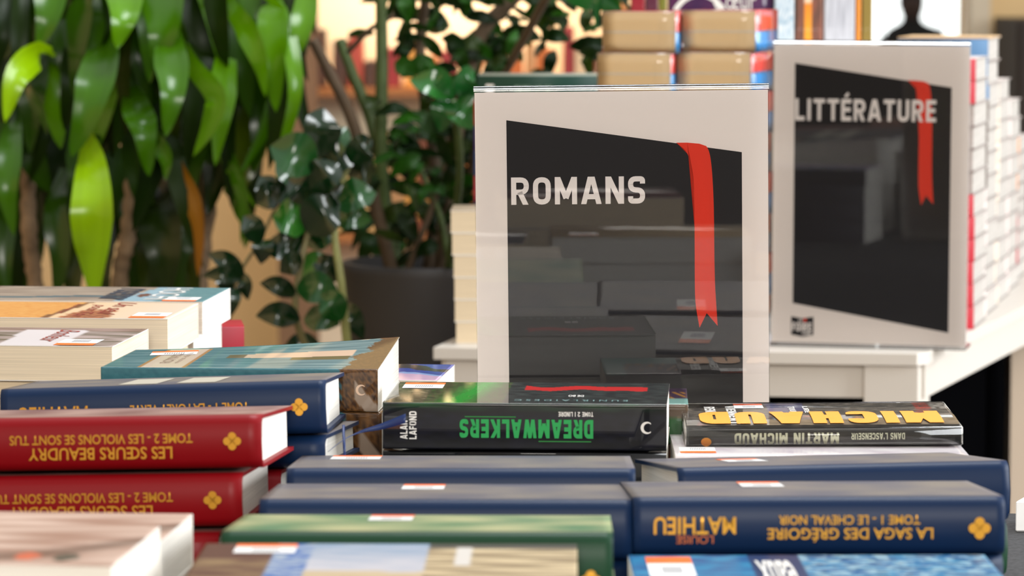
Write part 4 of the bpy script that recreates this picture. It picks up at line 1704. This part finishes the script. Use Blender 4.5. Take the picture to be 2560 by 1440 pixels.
d = 4.44
gp = pile(1194, 189, d, 'L', 10, 0, .152, .11, -1, 'F', lambda k: art_greenflat if k == 0 else solid(mixed[k]),
          lambda k: 'dark green paperback lying flat on top of the pile behind the nearer sign' if k == 0 else
          f'paperback with coloured spine, {ORD[k]} of the pile under the dark green one', lambda k: M_PAGE_CREAM,
          dx_of=lambda k: 0 if k == 0 else -9)
gp[0].spine_text('DE LA REINE', .30, .60, .3, .6, pmat('sage_ink', (120, 150, 130), .5))
bm = bmesh.new()
bm.faces.new([bm.verts.new((x, -.0004, z)) for x, z in ((.010, .004), (.02, .004), (.02, .02), (.010, .02))])
flat('publisher_mark', bm, M_WHITE_INK, gp[0].root)
# two piles of wrapped tan paperbacks
d = 4.225


def tb_art(k):
    c1 = (238, 84, 76) if k % 2 == 0 else (40, 158, 224)
    c2 = (246, 150, 140) if k % 2 == 0 else (150, 206, 240)

    def a(reg, u, v):
        if reg == 'spine' and .15 < u < .85 and (.2 < v < .45):
            return lin(c2)
        return lin(c1)
    return a


offs = lambda k: 0 if k < 2 else (-12 if k < 4 else (-9 if k % 4 < 2 else -15))
for x, side, lab in ((1689, 'R', 'left'), (1889, 'R', 'right')):
    ps = pile(x, 29 if lab == 'left' else 27, d - (0 if lab == 'left' else .0), side, 16, 0, .0875, .135, -15, 'R', tb_art,
              lambda k: f'{"red" if k % 2 == 0 else "blue"}-spined tan-edged paperback, {ORD[k]} of the {lab} pile behind the nearer sign', lambda k: M_PAGE_TAN,
              dx_of=offs, gloss=True)
    for k in range(0, 16, 2):     # a film wraps each red and blue pair
        q = ps[k]
        bm = bmesh.new()
        box(bm, (-.0006, -.0012, -q.t - .0003), (q.L + .0006, q.W + .001, q.t + .0001))
        for v in list(bm.verts):
            pass
        bmesh.ops.subdivide_edges(bm, edges=bm.edges, cuts=3, use_grid_fill=True)
        for v in bm.verts:
            if v.co.y < 0:
                v.co.y -= .0012 * noise.noise(Vector((v.co.x * 60, k * 3.1, v.co.z * 90))) - .0004
        new_mesh_obj('clear_wrap', bm, WRAP, q.root, True)


# white-edged piles along the right edge of the white table
def back_only(c, rest=(196, 186, 182)):
    a, b2 = lin(c), lin(rest)
    return lambda reg, u, v: a if reg == 'spine' else b2


def red_or_plain(k):
    return back_only((176, 40, 52))


d = 4.30
pile(2409, 178, d, 'R', 11, 0, .10, .05, -14, 'B', lambda k: solid((236, 206, 206)),
     lambda k: f'blush white paperback, {ORD[k]} of the narrow pile right beside the farther sign', lambda k: M_PAGE_PALE, jitter=.0006)
d = depth_at(824, WZ)
pile(2440, 147, d, 'R', 12, 0, .115, .14, -14, lambda k: 'F' if (k < 2 or k > 5) else 'B', red_or_plain,
     lambda k: f'crimson hardcover with white pages, {ORD[k]} of the crimson pile right of the farther sign', lambda k: M_PAGE_PALE, jitter=.0012, kind='flexi')
d2 = d + .17
bl = pile(2471, 97, d2, 'R', 12, 0, .115, .14, -14, 'F', lambda k: back_only((84, 122, 160) if k < 3 else (214, 204, 200)),
          lambda k: f'{"blue" if k < 3 else "pale"} paperback with white edges, {ORD[k]} of the tall pile behind the crimson books', lambda k: M_PAGE_PALE, jitter=.0018, kind='flexi')
bm = bmesh.new(); box(bm, (0, 0, bl[0].t + .0001), (bl[0].L, bl[0].W, bl[0].t + .0016))
new_mesh_obj('card_lid', bm, pmat('tan_card', (206, 172, 130), .7), bl[0].root)
for i, (x, y, lab, tone, nn) in enumerate(((2499, 203, 'third', (220, 206, 190), 11), (2526, 254, 'fourth', (214, 200, 196), 10), (2549, 345, 'fifth', (230, 150, 90), 9))):
    pile(x, y, d2 + .17 * (i + 1), 'R', nn, 0, .115, .14, -14, 'F', lambda k, tone=tone, i=i: back_only((170, 50, 60) if i == 2 and k > 3 else tone),
         lambda k: f'white-edged paperback, {ORD[k]} of the {lab} pile back along the right edge of the white table', lambda k: M_PAGE_PALE, jitter=.002, kind='flexi')

# upright books on a white riser at the back
rz = at(1800, 108, 4.62).z
x0, x1 = at(1560, 100, 4.58).x, at(2196, 100, 4.58).x
r = empty('book_riser', ((x0 + x1) / 2, 4.66, WZ))
tag(r, 'white riser on the white table holding the upright books', 'riser')
hw = (x1 - x0) / 2
bm = bmesh.new(); box(bm, (-hw, -.09, rz - WZ - .012), (hw, .09, rz - WZ)); bevel_all(bm, .001, 1)
new_mesh_obj('shelf', bm, M_WHITE_TABLE, r)
for sx in (-hw, hw - .012):
    bm = bmesh.new(); box(bm, (sx, -.085, 0), (sx + .012, .085, rz - WZ - .012))
    new_mesh_obj('side_panel', bm, M_WHITE_TABLE, r)
bm = bmesh.new(); box(bm, (-hw + .012, .07, 0), (hw - .012, .08, rz - WZ - .012))
new_mesh_obj('back_panel', bm, M_WHITE_TABLE, r)


def upright(xa, xb, label, art, hgt, dep=.12, y=4.585, tilt=0, gloss=True, shift=0):
    a, b_ = at(xa, 90, y), at(xb, 90, y)
    w = b_.x - a.x
    # book built lying, back to the left, then stood on its foot: local x -> height
    bk = Book('paperback_book', label, 'book', hgt, dep, w - .0006, 'F', 'paper', M_PAGE_CREAM, art, group='upright books on the white riser', nx=40, ny=2, nzs=24, gloss=gloss)
    R = Matrix(((0, 0, 1, 0), (0, 1, 0, 0), (-1, 0, 0, 0), (0, 0, 0, 1)))
    R = Matrix.Rotation(math.radians(tilt), 4, 'Y') @ R
    bk.root.rotation_euler = R.to_euler()
    bk.root.location = Vector((a.x + shift, y, rz + .0003)) - (R.to_3x3() @ Vector((hgt, 0, 0))) if tilt <= 0 else \
        Vector((a.x + shift, y, rz + .0003)) - (R.to_3x3() @ Vector((hgt, 0, 0)))
    return bk


def art_sky(reg, u, v):
    n = nz(u * 2, v, 7, 2)
    if u > .5 + .2 * n:
        return mixc(lin((226, 236, 244)), lin((120, 170, 200)), .3 + .9 * nz(u * 4, v, 9, 7))
    return mixc(lin((110, 180, 226)), lin((176, 216, 240)), .5 + n)


def art_fire(reg, u, v):
    s = abs(v - .45)
    if s < .13 and u > .48:
        if nz(u, 3, 22) > .25:
            return lin((250, 226, 200))
        return mixc(lin((236, 70, 40)), lin((250, 170, 60)), (u - .5) * 2.4)
    return mixc(lin((150, 96, 80)), lin((96, 76, 68)), .5 + nz(u, v, 8))


def art_grey(reg, u, v):
    return mixc(lin((160, 164, 176)), lin((206, 210, 220)), .5 + 1.2 * nz(u * .6, v * 2, 9, 4) + (u - .5))


def art_purple(reg, u, v):
    return mixc(lin((58, 34, 74)), lin((92, 44, 84)), .5 + nz(u, v, 5))


upright(1578, 1613, 'red-spined upright book at the left end of the white riser', solid((150, 40, 52)), .21)
upright(1614, 1646, 'plum-spined upright book on the white riser', solid((92, 44, 62)), .205)
upright(1647, 1667, 'narrow olive-spined upright book on the white riser', solid((120, 120, 50)), .20)
upright(1936, 1986, 'upright book with a sky blue and white spine on the white riser', art_sky, .215)
upright(1988, 2058, 'upright book with a fiery orange streak on its spine on the white riser', art_fire, .22)
upright(2060, 2138, 'upright book with a misty grey spine on the white riser', art_grey, .21)
upright(2140, 2153, 'narrow orange-spined upright book on the white riser', solid((236, 150, 60)), .21)
upright(2155, 2182, 'olive-spined upright book at the right end of the white riser', solid((146, 126, 66)), .205, tilt=0)
# purple front-facing book
a, b_ = at(1670, 60, 4.60), at(1933, 60, 4.60)
w = b_.x - a.x
bk = Book('paperback_book', 'purple book standing face out with big white lettering on the white riser', 'book', w, .20, .028, 'L', 'paper', M_PAGE_CREAM,
          art_purple, group='upright books on the white riser', nx=4, ny=4, gloss=True)
Rm = Matrix(((1, 0, 0, 0), (0, 0, -1, 0), (0, 1, 0, 0), (0, 0, 0, 1)))
bk.root.rotation_euler = Rm.to_euler()
bk.root.location = (a.x, 4.618, rz + .0003)
k = w / 263
zz = lambda py: at(1800, py, 4.59).z - rz
bk.top_text('Cœur', (1782 - 1670) * k, (1888 - 1670) * k, zz(24), zz(-22), M_WHITE_INK, 0, font=1, name='title_lettering')
bm = bmesh.new()
pts = [((1712 + 0 - 1670) * k + .036 * math.cos(t) , zz(70) + .042 * math.sin(t)) for t in [math.radians(150 - 140 * q / 14) for q in range(15)]]
stroke(bm, [(p[0] + .018, p[1]) for p in pts], .006)
for v in bm.verts:
    v.co.z = bk.t + .0005
flat('swash_lettering', bm, M_WHITE_INK, bk.root)

# ------------------------------------------------------------------ plants
M_LEAF = pmat('strap_leaf', rough=.24, spec=.45, attr=True, translucent=.22, coat=.1, coat_rough=.25)
M_ZZ = pmat('glossy_leaflet', rough=.2, spec=.6, attr=True, translucent=.12, coat=.5, coat_rough=.12)
M_DULL = pmat('shaded_tree_leaf', rough=.42, spec=.22, attr=True, translucent=.2)
M_STEM = pmat('green_stem', (74, 92, 44), .5, vary=(40, .8, 1.15))
M_BARK = pmat('pale_cane_bark', (150, 124, 96), .8, vary=(60, .6, 1.2), bump=(1.0, .8, (60, 60, 300)))
M_BROWNBR = pmat('brown_branch', (84, 66, 46), .7, vary=(40, .8, 1.15))
M_POT = pmat('charcoal_planter', (58, 55, 55), .55, .4)
M_SOIL = pmat('dark_soil', (22, 17, 12), .95)


def leaf(bm, cl, pts, w, col, fold=.22, twist=0.0, n=14, shape='strap', wave=0.0, seed=0):
    P = catmull(pts, n)
    prev = None
    rnd = random.Random(seed)
    ph = rnd.uniform(0, 6)
    cols_ = lin(col)
    for i in range(n + 1):
        s = i / n
        t = (P[min(i + 1, n)] - P[max(i - 1, 0)]).normalized()
        view = Vector((0, 1, 0.05))
        side = t.cross(view)
        if side.length < 1e-3:
            side = Vector((1, 0, 0))
        side.normalize()
        side = Matrix.Rotation(math.radians(twist), 3, t) @ side
        nrm = t.cross(side).normalized()
        if shape == 'strap':
            f = min(1.0, .22 + 1.55 * s) * (max(0.0, 1 - s) ** .62) * 1.22
        elif shape == 'oval':
            f = math.sin(math.pi * min(1, max(0, s * .96 + .02)) ** .85)
        else:
            f = 1
        hw = w / 2 * max(f, .02)
        row = []
        for o_ in (-1, -.5, 0, .5, 1):
            q = P[i] + side * (hw * o_) + nrm * (hw * fold * (abs(o_) - .5) * 2 * .5 + wave * w * math.sin(s * 11 + ph + o_) * abs(o_))
            row.append(bm.verts.new(q))
        if prev:
            for j in range(4):
                f_ = bm.faces.new((prev[j], prev[j + 1], row[j + 1], row[j]))
                f_.smooth = True
                kk = 1.0 + .10 * (1 if j in (1, 2) else -1) * .5
                for lp in f_.loops:
                    lp[cl] = (cols_[0] * kk, cols_[1] * kk, cols_[2] * kk, 1)
        prev = row


def leaf_bm():
    bm = bmesh.new()
    return bm, bm.loops.layers.float_color.new('Col')


def pot(root, r0, r1, h, mat=None):
    bm = bmesh.new()
    lathe(bm, [(r0 * .9, 0), (r0, .01), (r1, h - .012), (r1, h), (r1 - .012, h), (r1 - .02, h - .06)], 48)
    new_mesh_obj('pot', bm, mat or M_POT, root)
    bm = bmesh.new()
    lathe(bm, [(r1 - .022, h - .07), (r1 - .0215, h - .05), (r1 * .4, h - .045)], 32)
    new_mesh_obj('soil', bm, M_SOIL, root)


Y0 = 4.65
rnd = random.Random(5)
# --- big strap-leaved plant on the left
c0 = at(330, 700, 4.9)
dr = empty('corn_plant', (c0.x, 4.9, 0))
tag(dr, 'tall bushy plant with long hanging strap leaves on the left', 'plant')
inv = Vector((c0.x, 4.9, 0))
W_ = lambda px, py, y: at(px, py, y) - inv
pot(dr, .15, .19, .40)
for pts, r_ in (([(300, 1800, 4.92), (296, 1000, 4.92), (300, 700, 4.90), (318, 600, 4.88), (332, 470, 4.88), (345, 330, 4.9), (330, 60, 4.95), (330, -400, 4.95)], .0115),
                ([(180, 1800, 4.98), (120, 1000, 5.0), (90, 720, 5.0), (72, 560, 4.98), (70, 300, 5.0), (60, -200, 5.0)], .011),
                ([(420, 1800, 5.0), (470, 1000, 5.05), (520, 500, 5.1), (560, 60, 5.1), (570, -300, 5.1)], .012)):
    bm = bmesh.new()
    P = catmull([W_(*p) for p in pts], 60)
    P = [p for p in P if p.z > .32]
    tube(bm, P, [r_ * (1 + .13 * math.sin(i * 2.1) + .08 * rnd.uniform(-1, 1)) for i in range(len(P))], 10)
    new_mesh_obj('stem', bm, M_BARK, dr)
LIME, BRIGHT, MID, DEEP, DARK = (136, 178, 2), (84, 134, 2), (60, 106, 2), (38, 70, 2), (26, 44, 3)  # bright tones hold the leaves' backlight, dark ones the shade between them
hero = [
    # (path in the photo with distance, width in pixels, tone, twist)
    ([(255, 60, 4.85), (262, 110, 4.72), (240, 200, 4.62), (212, 300, 4.6), (180, 392, 4.62)], 128, MID, 12),
    ([(318, -120, 4.9), (312, -40, 4.7), (308, 40, 4.62), (292, 122, 4.62)], 118, BRIGHT, -20),
    ([(400, -160, 4.9), (408, -40, 4.75), (412, 60, 4.68), (390, 168, 4.68)], 150, MID, 15),
    ([(420, 40, 4.85), (424, 120, 4.66), (432, 220, 4.58), (414, 342, 4.58)], 112, MID, -14),
    ([(455, 90, 4.85), (480, 160, 4.7), (540, 240, 4.64), (525, 310, 4.64), (482, 392, 4.66)], 92, BRIGHT, 30),
    ([(130, -160, 4.9), (128, -60, 4.75), (122, 30, 4.7), (96, 122, 4.7)], 110, MID, 0),
    ([(130, 128, 4.8), (92, 140, 4.66), (40, 190, 4.6), (12, 306, 4.6)], 104, LIME, -25),
    ([(55, 170, 4.8), (70, 220, 4.7), (98, 270, 4.68), (120, 340, 4.68)], 60, DEEP, 40),
    ([(215, 330, 4.75), (226, 400, 4.6), (230, 490, 4.52), (230, 590, 4.52), (232, 660, 4.55), (236, 760, 4.6)], 140, LIME, 4),
    ([(325, 200, 4.85), (340, 270, 4.7), (362, 340, 4.66), (372, 440, 4.68)], 104, MID, -30),
    ([(385, 320, 4.8), (400, 360, 4.72), (416, 400, 4.7), (414, 450, 4.7)], 58, MID, 20),
    ([(540, -60, 4.85), (575, 10, 4.75), (620, 80, 4.68), (650, 160, 4.66), (664, 242, 4.68)], 84, BRIGHT, 24),
    ([(660, -80, 4.9), (700, 20, 4.78), (728, 130, 4.72), (736, 240, 4.7), (712, 350, 4.72), (690, 470, 4.74)], 62, BRIGHT, -35),
    ([(770, -120, 4.9), (766, 0, 4.78), (752, 80, 4.74), (728, 160, 4.74)], 84, BRIGHT, 10),
    ([(610, 60, 4.95), (640, 180, 4.9), (655, 300, 4.88), (630, 440, 4.88)], 96, DEEP, 16),
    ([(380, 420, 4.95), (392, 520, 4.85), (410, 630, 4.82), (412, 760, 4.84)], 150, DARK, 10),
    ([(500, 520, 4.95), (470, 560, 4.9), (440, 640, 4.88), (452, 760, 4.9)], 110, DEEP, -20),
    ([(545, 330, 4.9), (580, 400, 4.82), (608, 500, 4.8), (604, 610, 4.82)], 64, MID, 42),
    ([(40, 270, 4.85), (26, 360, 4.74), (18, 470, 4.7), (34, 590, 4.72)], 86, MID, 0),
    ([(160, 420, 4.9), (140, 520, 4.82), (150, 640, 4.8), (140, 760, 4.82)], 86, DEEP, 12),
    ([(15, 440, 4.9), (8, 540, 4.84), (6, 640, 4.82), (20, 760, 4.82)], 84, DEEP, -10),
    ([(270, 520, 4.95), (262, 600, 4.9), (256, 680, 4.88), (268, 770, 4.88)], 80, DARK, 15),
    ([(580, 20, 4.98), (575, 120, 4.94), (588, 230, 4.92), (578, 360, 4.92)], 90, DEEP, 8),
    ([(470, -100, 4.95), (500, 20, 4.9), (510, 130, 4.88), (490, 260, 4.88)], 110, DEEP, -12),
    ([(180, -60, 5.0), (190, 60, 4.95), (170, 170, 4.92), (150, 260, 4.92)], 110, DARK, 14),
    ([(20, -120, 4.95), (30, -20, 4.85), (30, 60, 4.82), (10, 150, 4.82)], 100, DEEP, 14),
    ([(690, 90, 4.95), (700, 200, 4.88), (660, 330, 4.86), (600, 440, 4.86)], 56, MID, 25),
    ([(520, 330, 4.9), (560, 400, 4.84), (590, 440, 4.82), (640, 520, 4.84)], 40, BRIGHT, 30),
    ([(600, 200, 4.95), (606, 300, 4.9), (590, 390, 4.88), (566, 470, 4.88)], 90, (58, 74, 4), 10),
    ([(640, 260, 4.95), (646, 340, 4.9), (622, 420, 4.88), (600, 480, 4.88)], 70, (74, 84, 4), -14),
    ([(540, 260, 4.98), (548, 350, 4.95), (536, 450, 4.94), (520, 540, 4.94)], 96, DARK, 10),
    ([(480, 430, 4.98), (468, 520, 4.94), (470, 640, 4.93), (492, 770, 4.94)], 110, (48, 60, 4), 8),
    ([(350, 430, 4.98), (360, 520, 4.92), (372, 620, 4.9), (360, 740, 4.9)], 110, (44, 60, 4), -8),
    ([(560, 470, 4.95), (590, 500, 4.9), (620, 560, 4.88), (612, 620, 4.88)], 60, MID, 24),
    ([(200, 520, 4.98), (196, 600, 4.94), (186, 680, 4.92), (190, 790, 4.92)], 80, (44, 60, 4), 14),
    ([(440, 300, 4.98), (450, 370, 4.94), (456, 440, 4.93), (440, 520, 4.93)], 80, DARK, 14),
    ([(620, -60, 4.8), (650, -20, 4.7), (690, 6, 4.66), (716, 30, 4.66)], 60, BRIGHT, 60),
]
for q in range(20):
    hx, hy = 60 + q * 33 + rnd.uniform(-20, 20), rnd.uniform(-170, 190)
    if hx > 620:
        hy = min(hy, 40)
    sw_ = rnd.uniform(-45, 45)
    yy_ = rnd.uniform(4.74, 4.9)
    hero.append(([(hx - sw_ * .4, hy - 60, yy_ + .08), (hx, hy, yy_), (hx + sw_ * .5, hy + 110, yy_ - .03), (hx + sw_, hy + 240, yy_ - .02)],
                 rnd.uniform(95, 140), rnd.choice([MID, DEEP, DEEP, BRIGHT]), rnd.uniform(-35, 35)))
for i, (path, wpx, colr, tw) in enumerate(hero):
    bm, cl = leaf_bm()
    d = path[len(path) // 2][2]
    leaf(bm, cl, [W_(*p) for p in path], wpx / F * d, colr, .25, tw, 20, 'strap', .03, i)
    new_mesh_obj('leaf', bm, M_LEAF, dr)
bm, cl = leaf_bm()
leaf(bm, cl, [W_(*p) for p in ((415, 330, 4.85), (446, 420, 4.76), (480, 500, 4.74), (498, 580, 4.74), (496, 690, 4.76))], 66 / F * 4.75, (150, 96, 22), .3, 20, 20, 'strap', .05, 77)
new_mesh_obj('withered_leaf', bm, M_LEAF, dr)['label'] = 'brown withered leaf'
bm, cl = leaf_bm()
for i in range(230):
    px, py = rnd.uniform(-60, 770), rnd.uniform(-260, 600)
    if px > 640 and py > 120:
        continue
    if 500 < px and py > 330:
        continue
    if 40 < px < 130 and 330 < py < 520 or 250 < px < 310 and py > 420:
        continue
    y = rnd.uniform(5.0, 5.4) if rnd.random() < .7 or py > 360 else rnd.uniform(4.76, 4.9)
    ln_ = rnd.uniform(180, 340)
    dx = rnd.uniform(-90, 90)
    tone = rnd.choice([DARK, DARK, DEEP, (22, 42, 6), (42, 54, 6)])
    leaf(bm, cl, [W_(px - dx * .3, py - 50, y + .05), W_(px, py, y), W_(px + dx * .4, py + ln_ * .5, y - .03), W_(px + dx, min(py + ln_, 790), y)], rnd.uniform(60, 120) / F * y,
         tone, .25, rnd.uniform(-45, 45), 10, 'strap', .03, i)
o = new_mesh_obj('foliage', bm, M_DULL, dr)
o['label'] = 'inner leaves with shade put into their dark tones'

# --- glossy plant with paired leaflets in the middle
c1 = at(800, 900, 4.45)
zp = empty('glossy_leaf_plant', (c1.x, 4.45, 0))
tag(zp, 'plant with dark glossy paired leaflets in front of the charcoal planter', 'plant')
inv1 = Vector((c1.x, 4.45, 0))
Z_ = lambda px, py, y: at(px, py, y) - inv1
bm = bmesh.new()
stems = [
    ([(790, 1000, 4.45), (766, 880, 4.44), (738, 780, 4.42), (752, 660, 4.42), (775, 560, 4.43), (790, 440, 4.44), (815, 300, 4.46)], .0052, (112, 104, 66)),
    ([(890, 1000, 4.45), (868, 860, 4.42), (852, 700, 4.40), (836, 575, 4.42), (850, 470, 4.44), (880, 400, 4.46)], .0062, (138, 140, 84)),
    ([(700, 1000, 4.5), (590, 850, 4.5), (572, 760, 4.5), (600, 680, 4.5), (650, 600, 4.5), (705, 480, 4.5)], .0035, (120, 108, 70)),
]
for pts, r_, tone in stems:
    bm = bmesh.new()
    P = catmull([Z_(*p) for p in pts], 40)
    P0 = [P[0] * 1.0 + Vector((0, 0, .25 - P[0].z if P[0].z > .25 else 0))] + P
    tube(bm, P0, [r_] * 2 + [r_ * (1 - .5 * i / len(P)) for i in range(len(P) - 1)], 10)
    new_mesh_obj('stem', bm, pmat('zz_stem_%d' % tone[0], tone, .5, vary=(50, .85, 1.1)), zp)
pot(zp, .10, .13, .30)
ZG, ZD, ZB = (26, 74, 28), (12, 40, 16), (38, 110, 28)
zl = [  # base px, tip px, width px, tone, twist
    ((800, 395), (808, 270), 84, ZD, 25), ((808, 400), (866, 318), 70, ZG, -30), ((790, 420), (676, 366), 92, ZG, 20),
    ((790, 430), (900, 372), 74, ZD, -25), ((785, 470), (690, 402), 84, ZG, 35), ((780, 480), (846, 408), 80, ZD, -30),
    ((775, 500), (668, 470), 70, ZD, 20), ((775, 510), (720, 448), 60, ZD, 10), ((840, 510), (940, 482), 76, ZG, -38), ((838, 545), (928, 548), 66, ZG, -34),
    ((790, 520), (856, 462), 70, ZD, 18), ((770, 560), (682, 540), 86, ZB, 30), ((768, 590), (696, 616), 78, ZD, 20), ((766, 580), (846, 508), 90, ZD, -10),
    ((764, 610), (846, 560), 74, ZG, -24), ((760, 640), (660, 612), 70, ZD, 34), ((756, 660), (700, 680), 50, ZD, 12), ((744, 690), (846, 676), 76, ZB, -26),
    ((742, 720), (850, 740), 66, ZG, -20), ((740, 740), (650, 708), 40, ZD, 10), ((760, 800), (850, 810), 56, ZG, -25), ((750, 800), (640, 790), 52, ZD, 8),
    ((856, 760), (908, 850), 44, ZD, 0), ((800, 860), (700, 900), 60, ZD, 20), ((856, 800), (800, 740), 60, ZG, 15), ((850, 700), (780, 650), 50, ZD, 20),
    ((610, 690), (520, 634), 40, ZD, 10), ((606, 700), (506, 690), 34, ZD, 6), ((580, 750), (540, 680), 34, ZD, 20), ((650, 610), (610, 540), 48, ZD, 14),
    ((660, 600), (652, 660), 46, ZD, 10), ((690, 520), (650, 440), 56, ZD, 14), ((590, 720), (570, 800), 34, ZD, 0), ((600, 690), (620, 750), 34, ZD, 0),
    ((700, 490), (640, 510), 60, ZD, 20), ((880, 410), (930, 350), 60, ZD, 10), ((870, 440), (940, 430), 60, ZD, -12),
]
for i, (a, b_, wpx, tone, tw) in enumerate(zl):
    bm, cl = leaf_bm()
    y = 4.42 + .05 * math.sin(i * 2.3)
    m_ = ((a[0] + b_[0]) / 2, (a[1] + b_[1]) / 2 - 10)
    leaf(bm, cl, [Z_(a[0], a[1], y + .01), Z_(m_[0], m_[1], y - .015), Z_(b_[0], b_[1], y + .005)], wpx * 1.25 / F * y, tone, .3, tw, 12, 'oval', 0, i)
    new_mesh_obj('leaflet', bm, M_ZZ, zp)

# --- charcoal planter with the dim shrub behind the glossy plant
c2 = at(1080, 800, 5.0)
sh = empty('planted_shrub', (c2.x, 5.02, 0))
tag(sh, 'dim leafy shrub with tall stems in a tall charcoal planter', 'plant')
inv2 = Vector((c2.x, 5.02, 0))
S_ = lambda px, py, y: at(px, py, y) - inv2
hp = at(1080, 672, 4.9).z
pot(sh, .115, .128, hp)
for pts, r_, mt in (
        ([(1000, 760, 5.02), (960, 560, 5.02), (952, 350, 5.0), (955, 150, 5.0), (950, -150, 5.0)], .0105, M_STEM),
        ([(1010, 760, 5.05), (975, 560, 5.05), (935, 330, 5.05), (880, 180, 5.05), (850, 100, 5.06)], .009, M_STEM),
        ([(1000, 760, 4.98), (930, 480, 4.96), (880, 300, 4.95), (828, 190, 4.95), (782, 100, 4.95)], .0095, M_BROWNBR),
        ([(1100, 760, 5.05), (1130, 400, 5.05), (1190, 110, 5.05), (1290, -10, 5.05), (1350, -80, 5.05)], .012, M_BROWNBR),
        ([(1060, 760, 5.1), (1090, 450, 5.1), (1050, 150, 5.12), (1080, -100, 5.12)], .009, M_BROWNBR),
        ([(870, 130, 5.04), (930, 70, 5.02), (985, 40, 5.02)], .004, M_BROWNBR),
        ([(1000, 730, 4.98), (1040, 620, 4.97), (1080, 520, 4.97), (1120, 400, 4.97)], .005, M_BROWNBR),
        ([(1150, 740, 4.98), (1120, 640, 4.97), (1100, 540, 4.97), (1050, 420, 4.97)], .005, M_STEM)):
    bm = bmesh.new()
    P = catmull([S_(*p) for p in pts], 30)
    tube(bm, P, [r_ * (1 - .25 * i / 30) for i in range(31)], 10)
    new_mesh_obj('stem', bm, mt, sh)
bm, cl = leaf_bm()
i = 0
while i < 760:
    px, py = rnd.uniform(900, 1560), rnd.uniform(-160, 640)
    # kept denser low and to the right, open where the lit bookcase shows through
    dens = .95
    if px < 1010:
        dens = .12 if py < 330 else .75
    if px > 1200 and py > 160:
        dens = .5
    if 1370 < px < 1500 and 80 < py < 200:
        dens = .10
    if 985 < px < 1020 and py < 110:
        dens = .3
    i += 1
    if rnd.random() > dens:
        continue
    y = rnd.uniform(4.86, 5.3)
    ang = rnd.uniform(0, 6.283)
    ln_ = rnd.uniform(50, 110)
    ex, ey = px + ln_ * math.cos(ang), py + ln_ * math.sin(ang) * .8
    tone = rnd.choice([(20, 44, 14), (16, 36, 12), (30, 58, 16), (44, 60, 20), (24, 40, 14), (40, 84, 24)])
    leaf(bm, cl, [S_(px, py, y), S_((px + ex) / 2, (py + ey) / 2 - 8, y - .02), S_(ex, ey, y + .01)], rnd.uniform(26, 52) / F * y, tone, .3, rnd.uniform(-60, 60), 6, 'oval', 0, i)
o = new_mesh_obj('foliage', bm, M_DULL, sh)
for i, (a, b_, wpx, tone, tw, y) in enumerate((((1130, 240), (1024, 200), 70, (40, 104, 40), 30, 4.6), ((1130, 250), (1076, 172), 60, (36, 100, 44), -20, 4.6), ((1150, 240), (1186, 176), 66, (30, 90, 40), 20, 4.6),
                                               ((1130, 260), (1190, 320), 90, (34, 96, 36), -30, 4.6), ((1120, 250), (1100, 330), 70, (30, 84, 34), 14, 4.6), ((1150, 270), (1230, 240), 70, (30, 84, 34), 14, 4.62),
                                               ((1380, -30), (1560, 30), 90, (40, 110, 50), 40, 4.7), ((1500, -40), (1490, 70), 40, (40, 110, 60), 50, 4.7), ((980, 310), (1060, 300), 34, (50, 110, 34), 40, 4.7),
                                               ((930, 410), (1010, 390), 40, (50, 100, 40), 50, 4.7))):
    bm, cl = leaf_bm()
    leaf(bm, cl, [S_(a[0], a[1], y + .02), S_((a[0] + b_[0]) / 2, (a[1] + b_[1]) / 2 - 12, y), S_(b_[0], b_[1], y + .02)], wpx / F * y, tone, .35, tw, 12, 'oval', 0, i)
    new_mesh_obj('leaf', bm, M_ZZ, sh)
bm = bmesh.new(); tube(bm, catmull([S_(1135, 255, 4.62), S_(1150, 420, 4.7), S_(1130, 600, 4.85), S_(1110, 740, 4.98)], 16), .005, 8)
new_mesh_obj('stem', bm, M_STEM, sh)
bm = bmesh.new(); tube(bm, catmull([S_(1400, -60, 4.72), S_(1330, 60, 4.8), S_(1200, 330, 4.95), S_(1130, 740, 5.0)], 16), .006, 8)
new_mesh_obj('stem', bm, M_BROWNBR, sh)
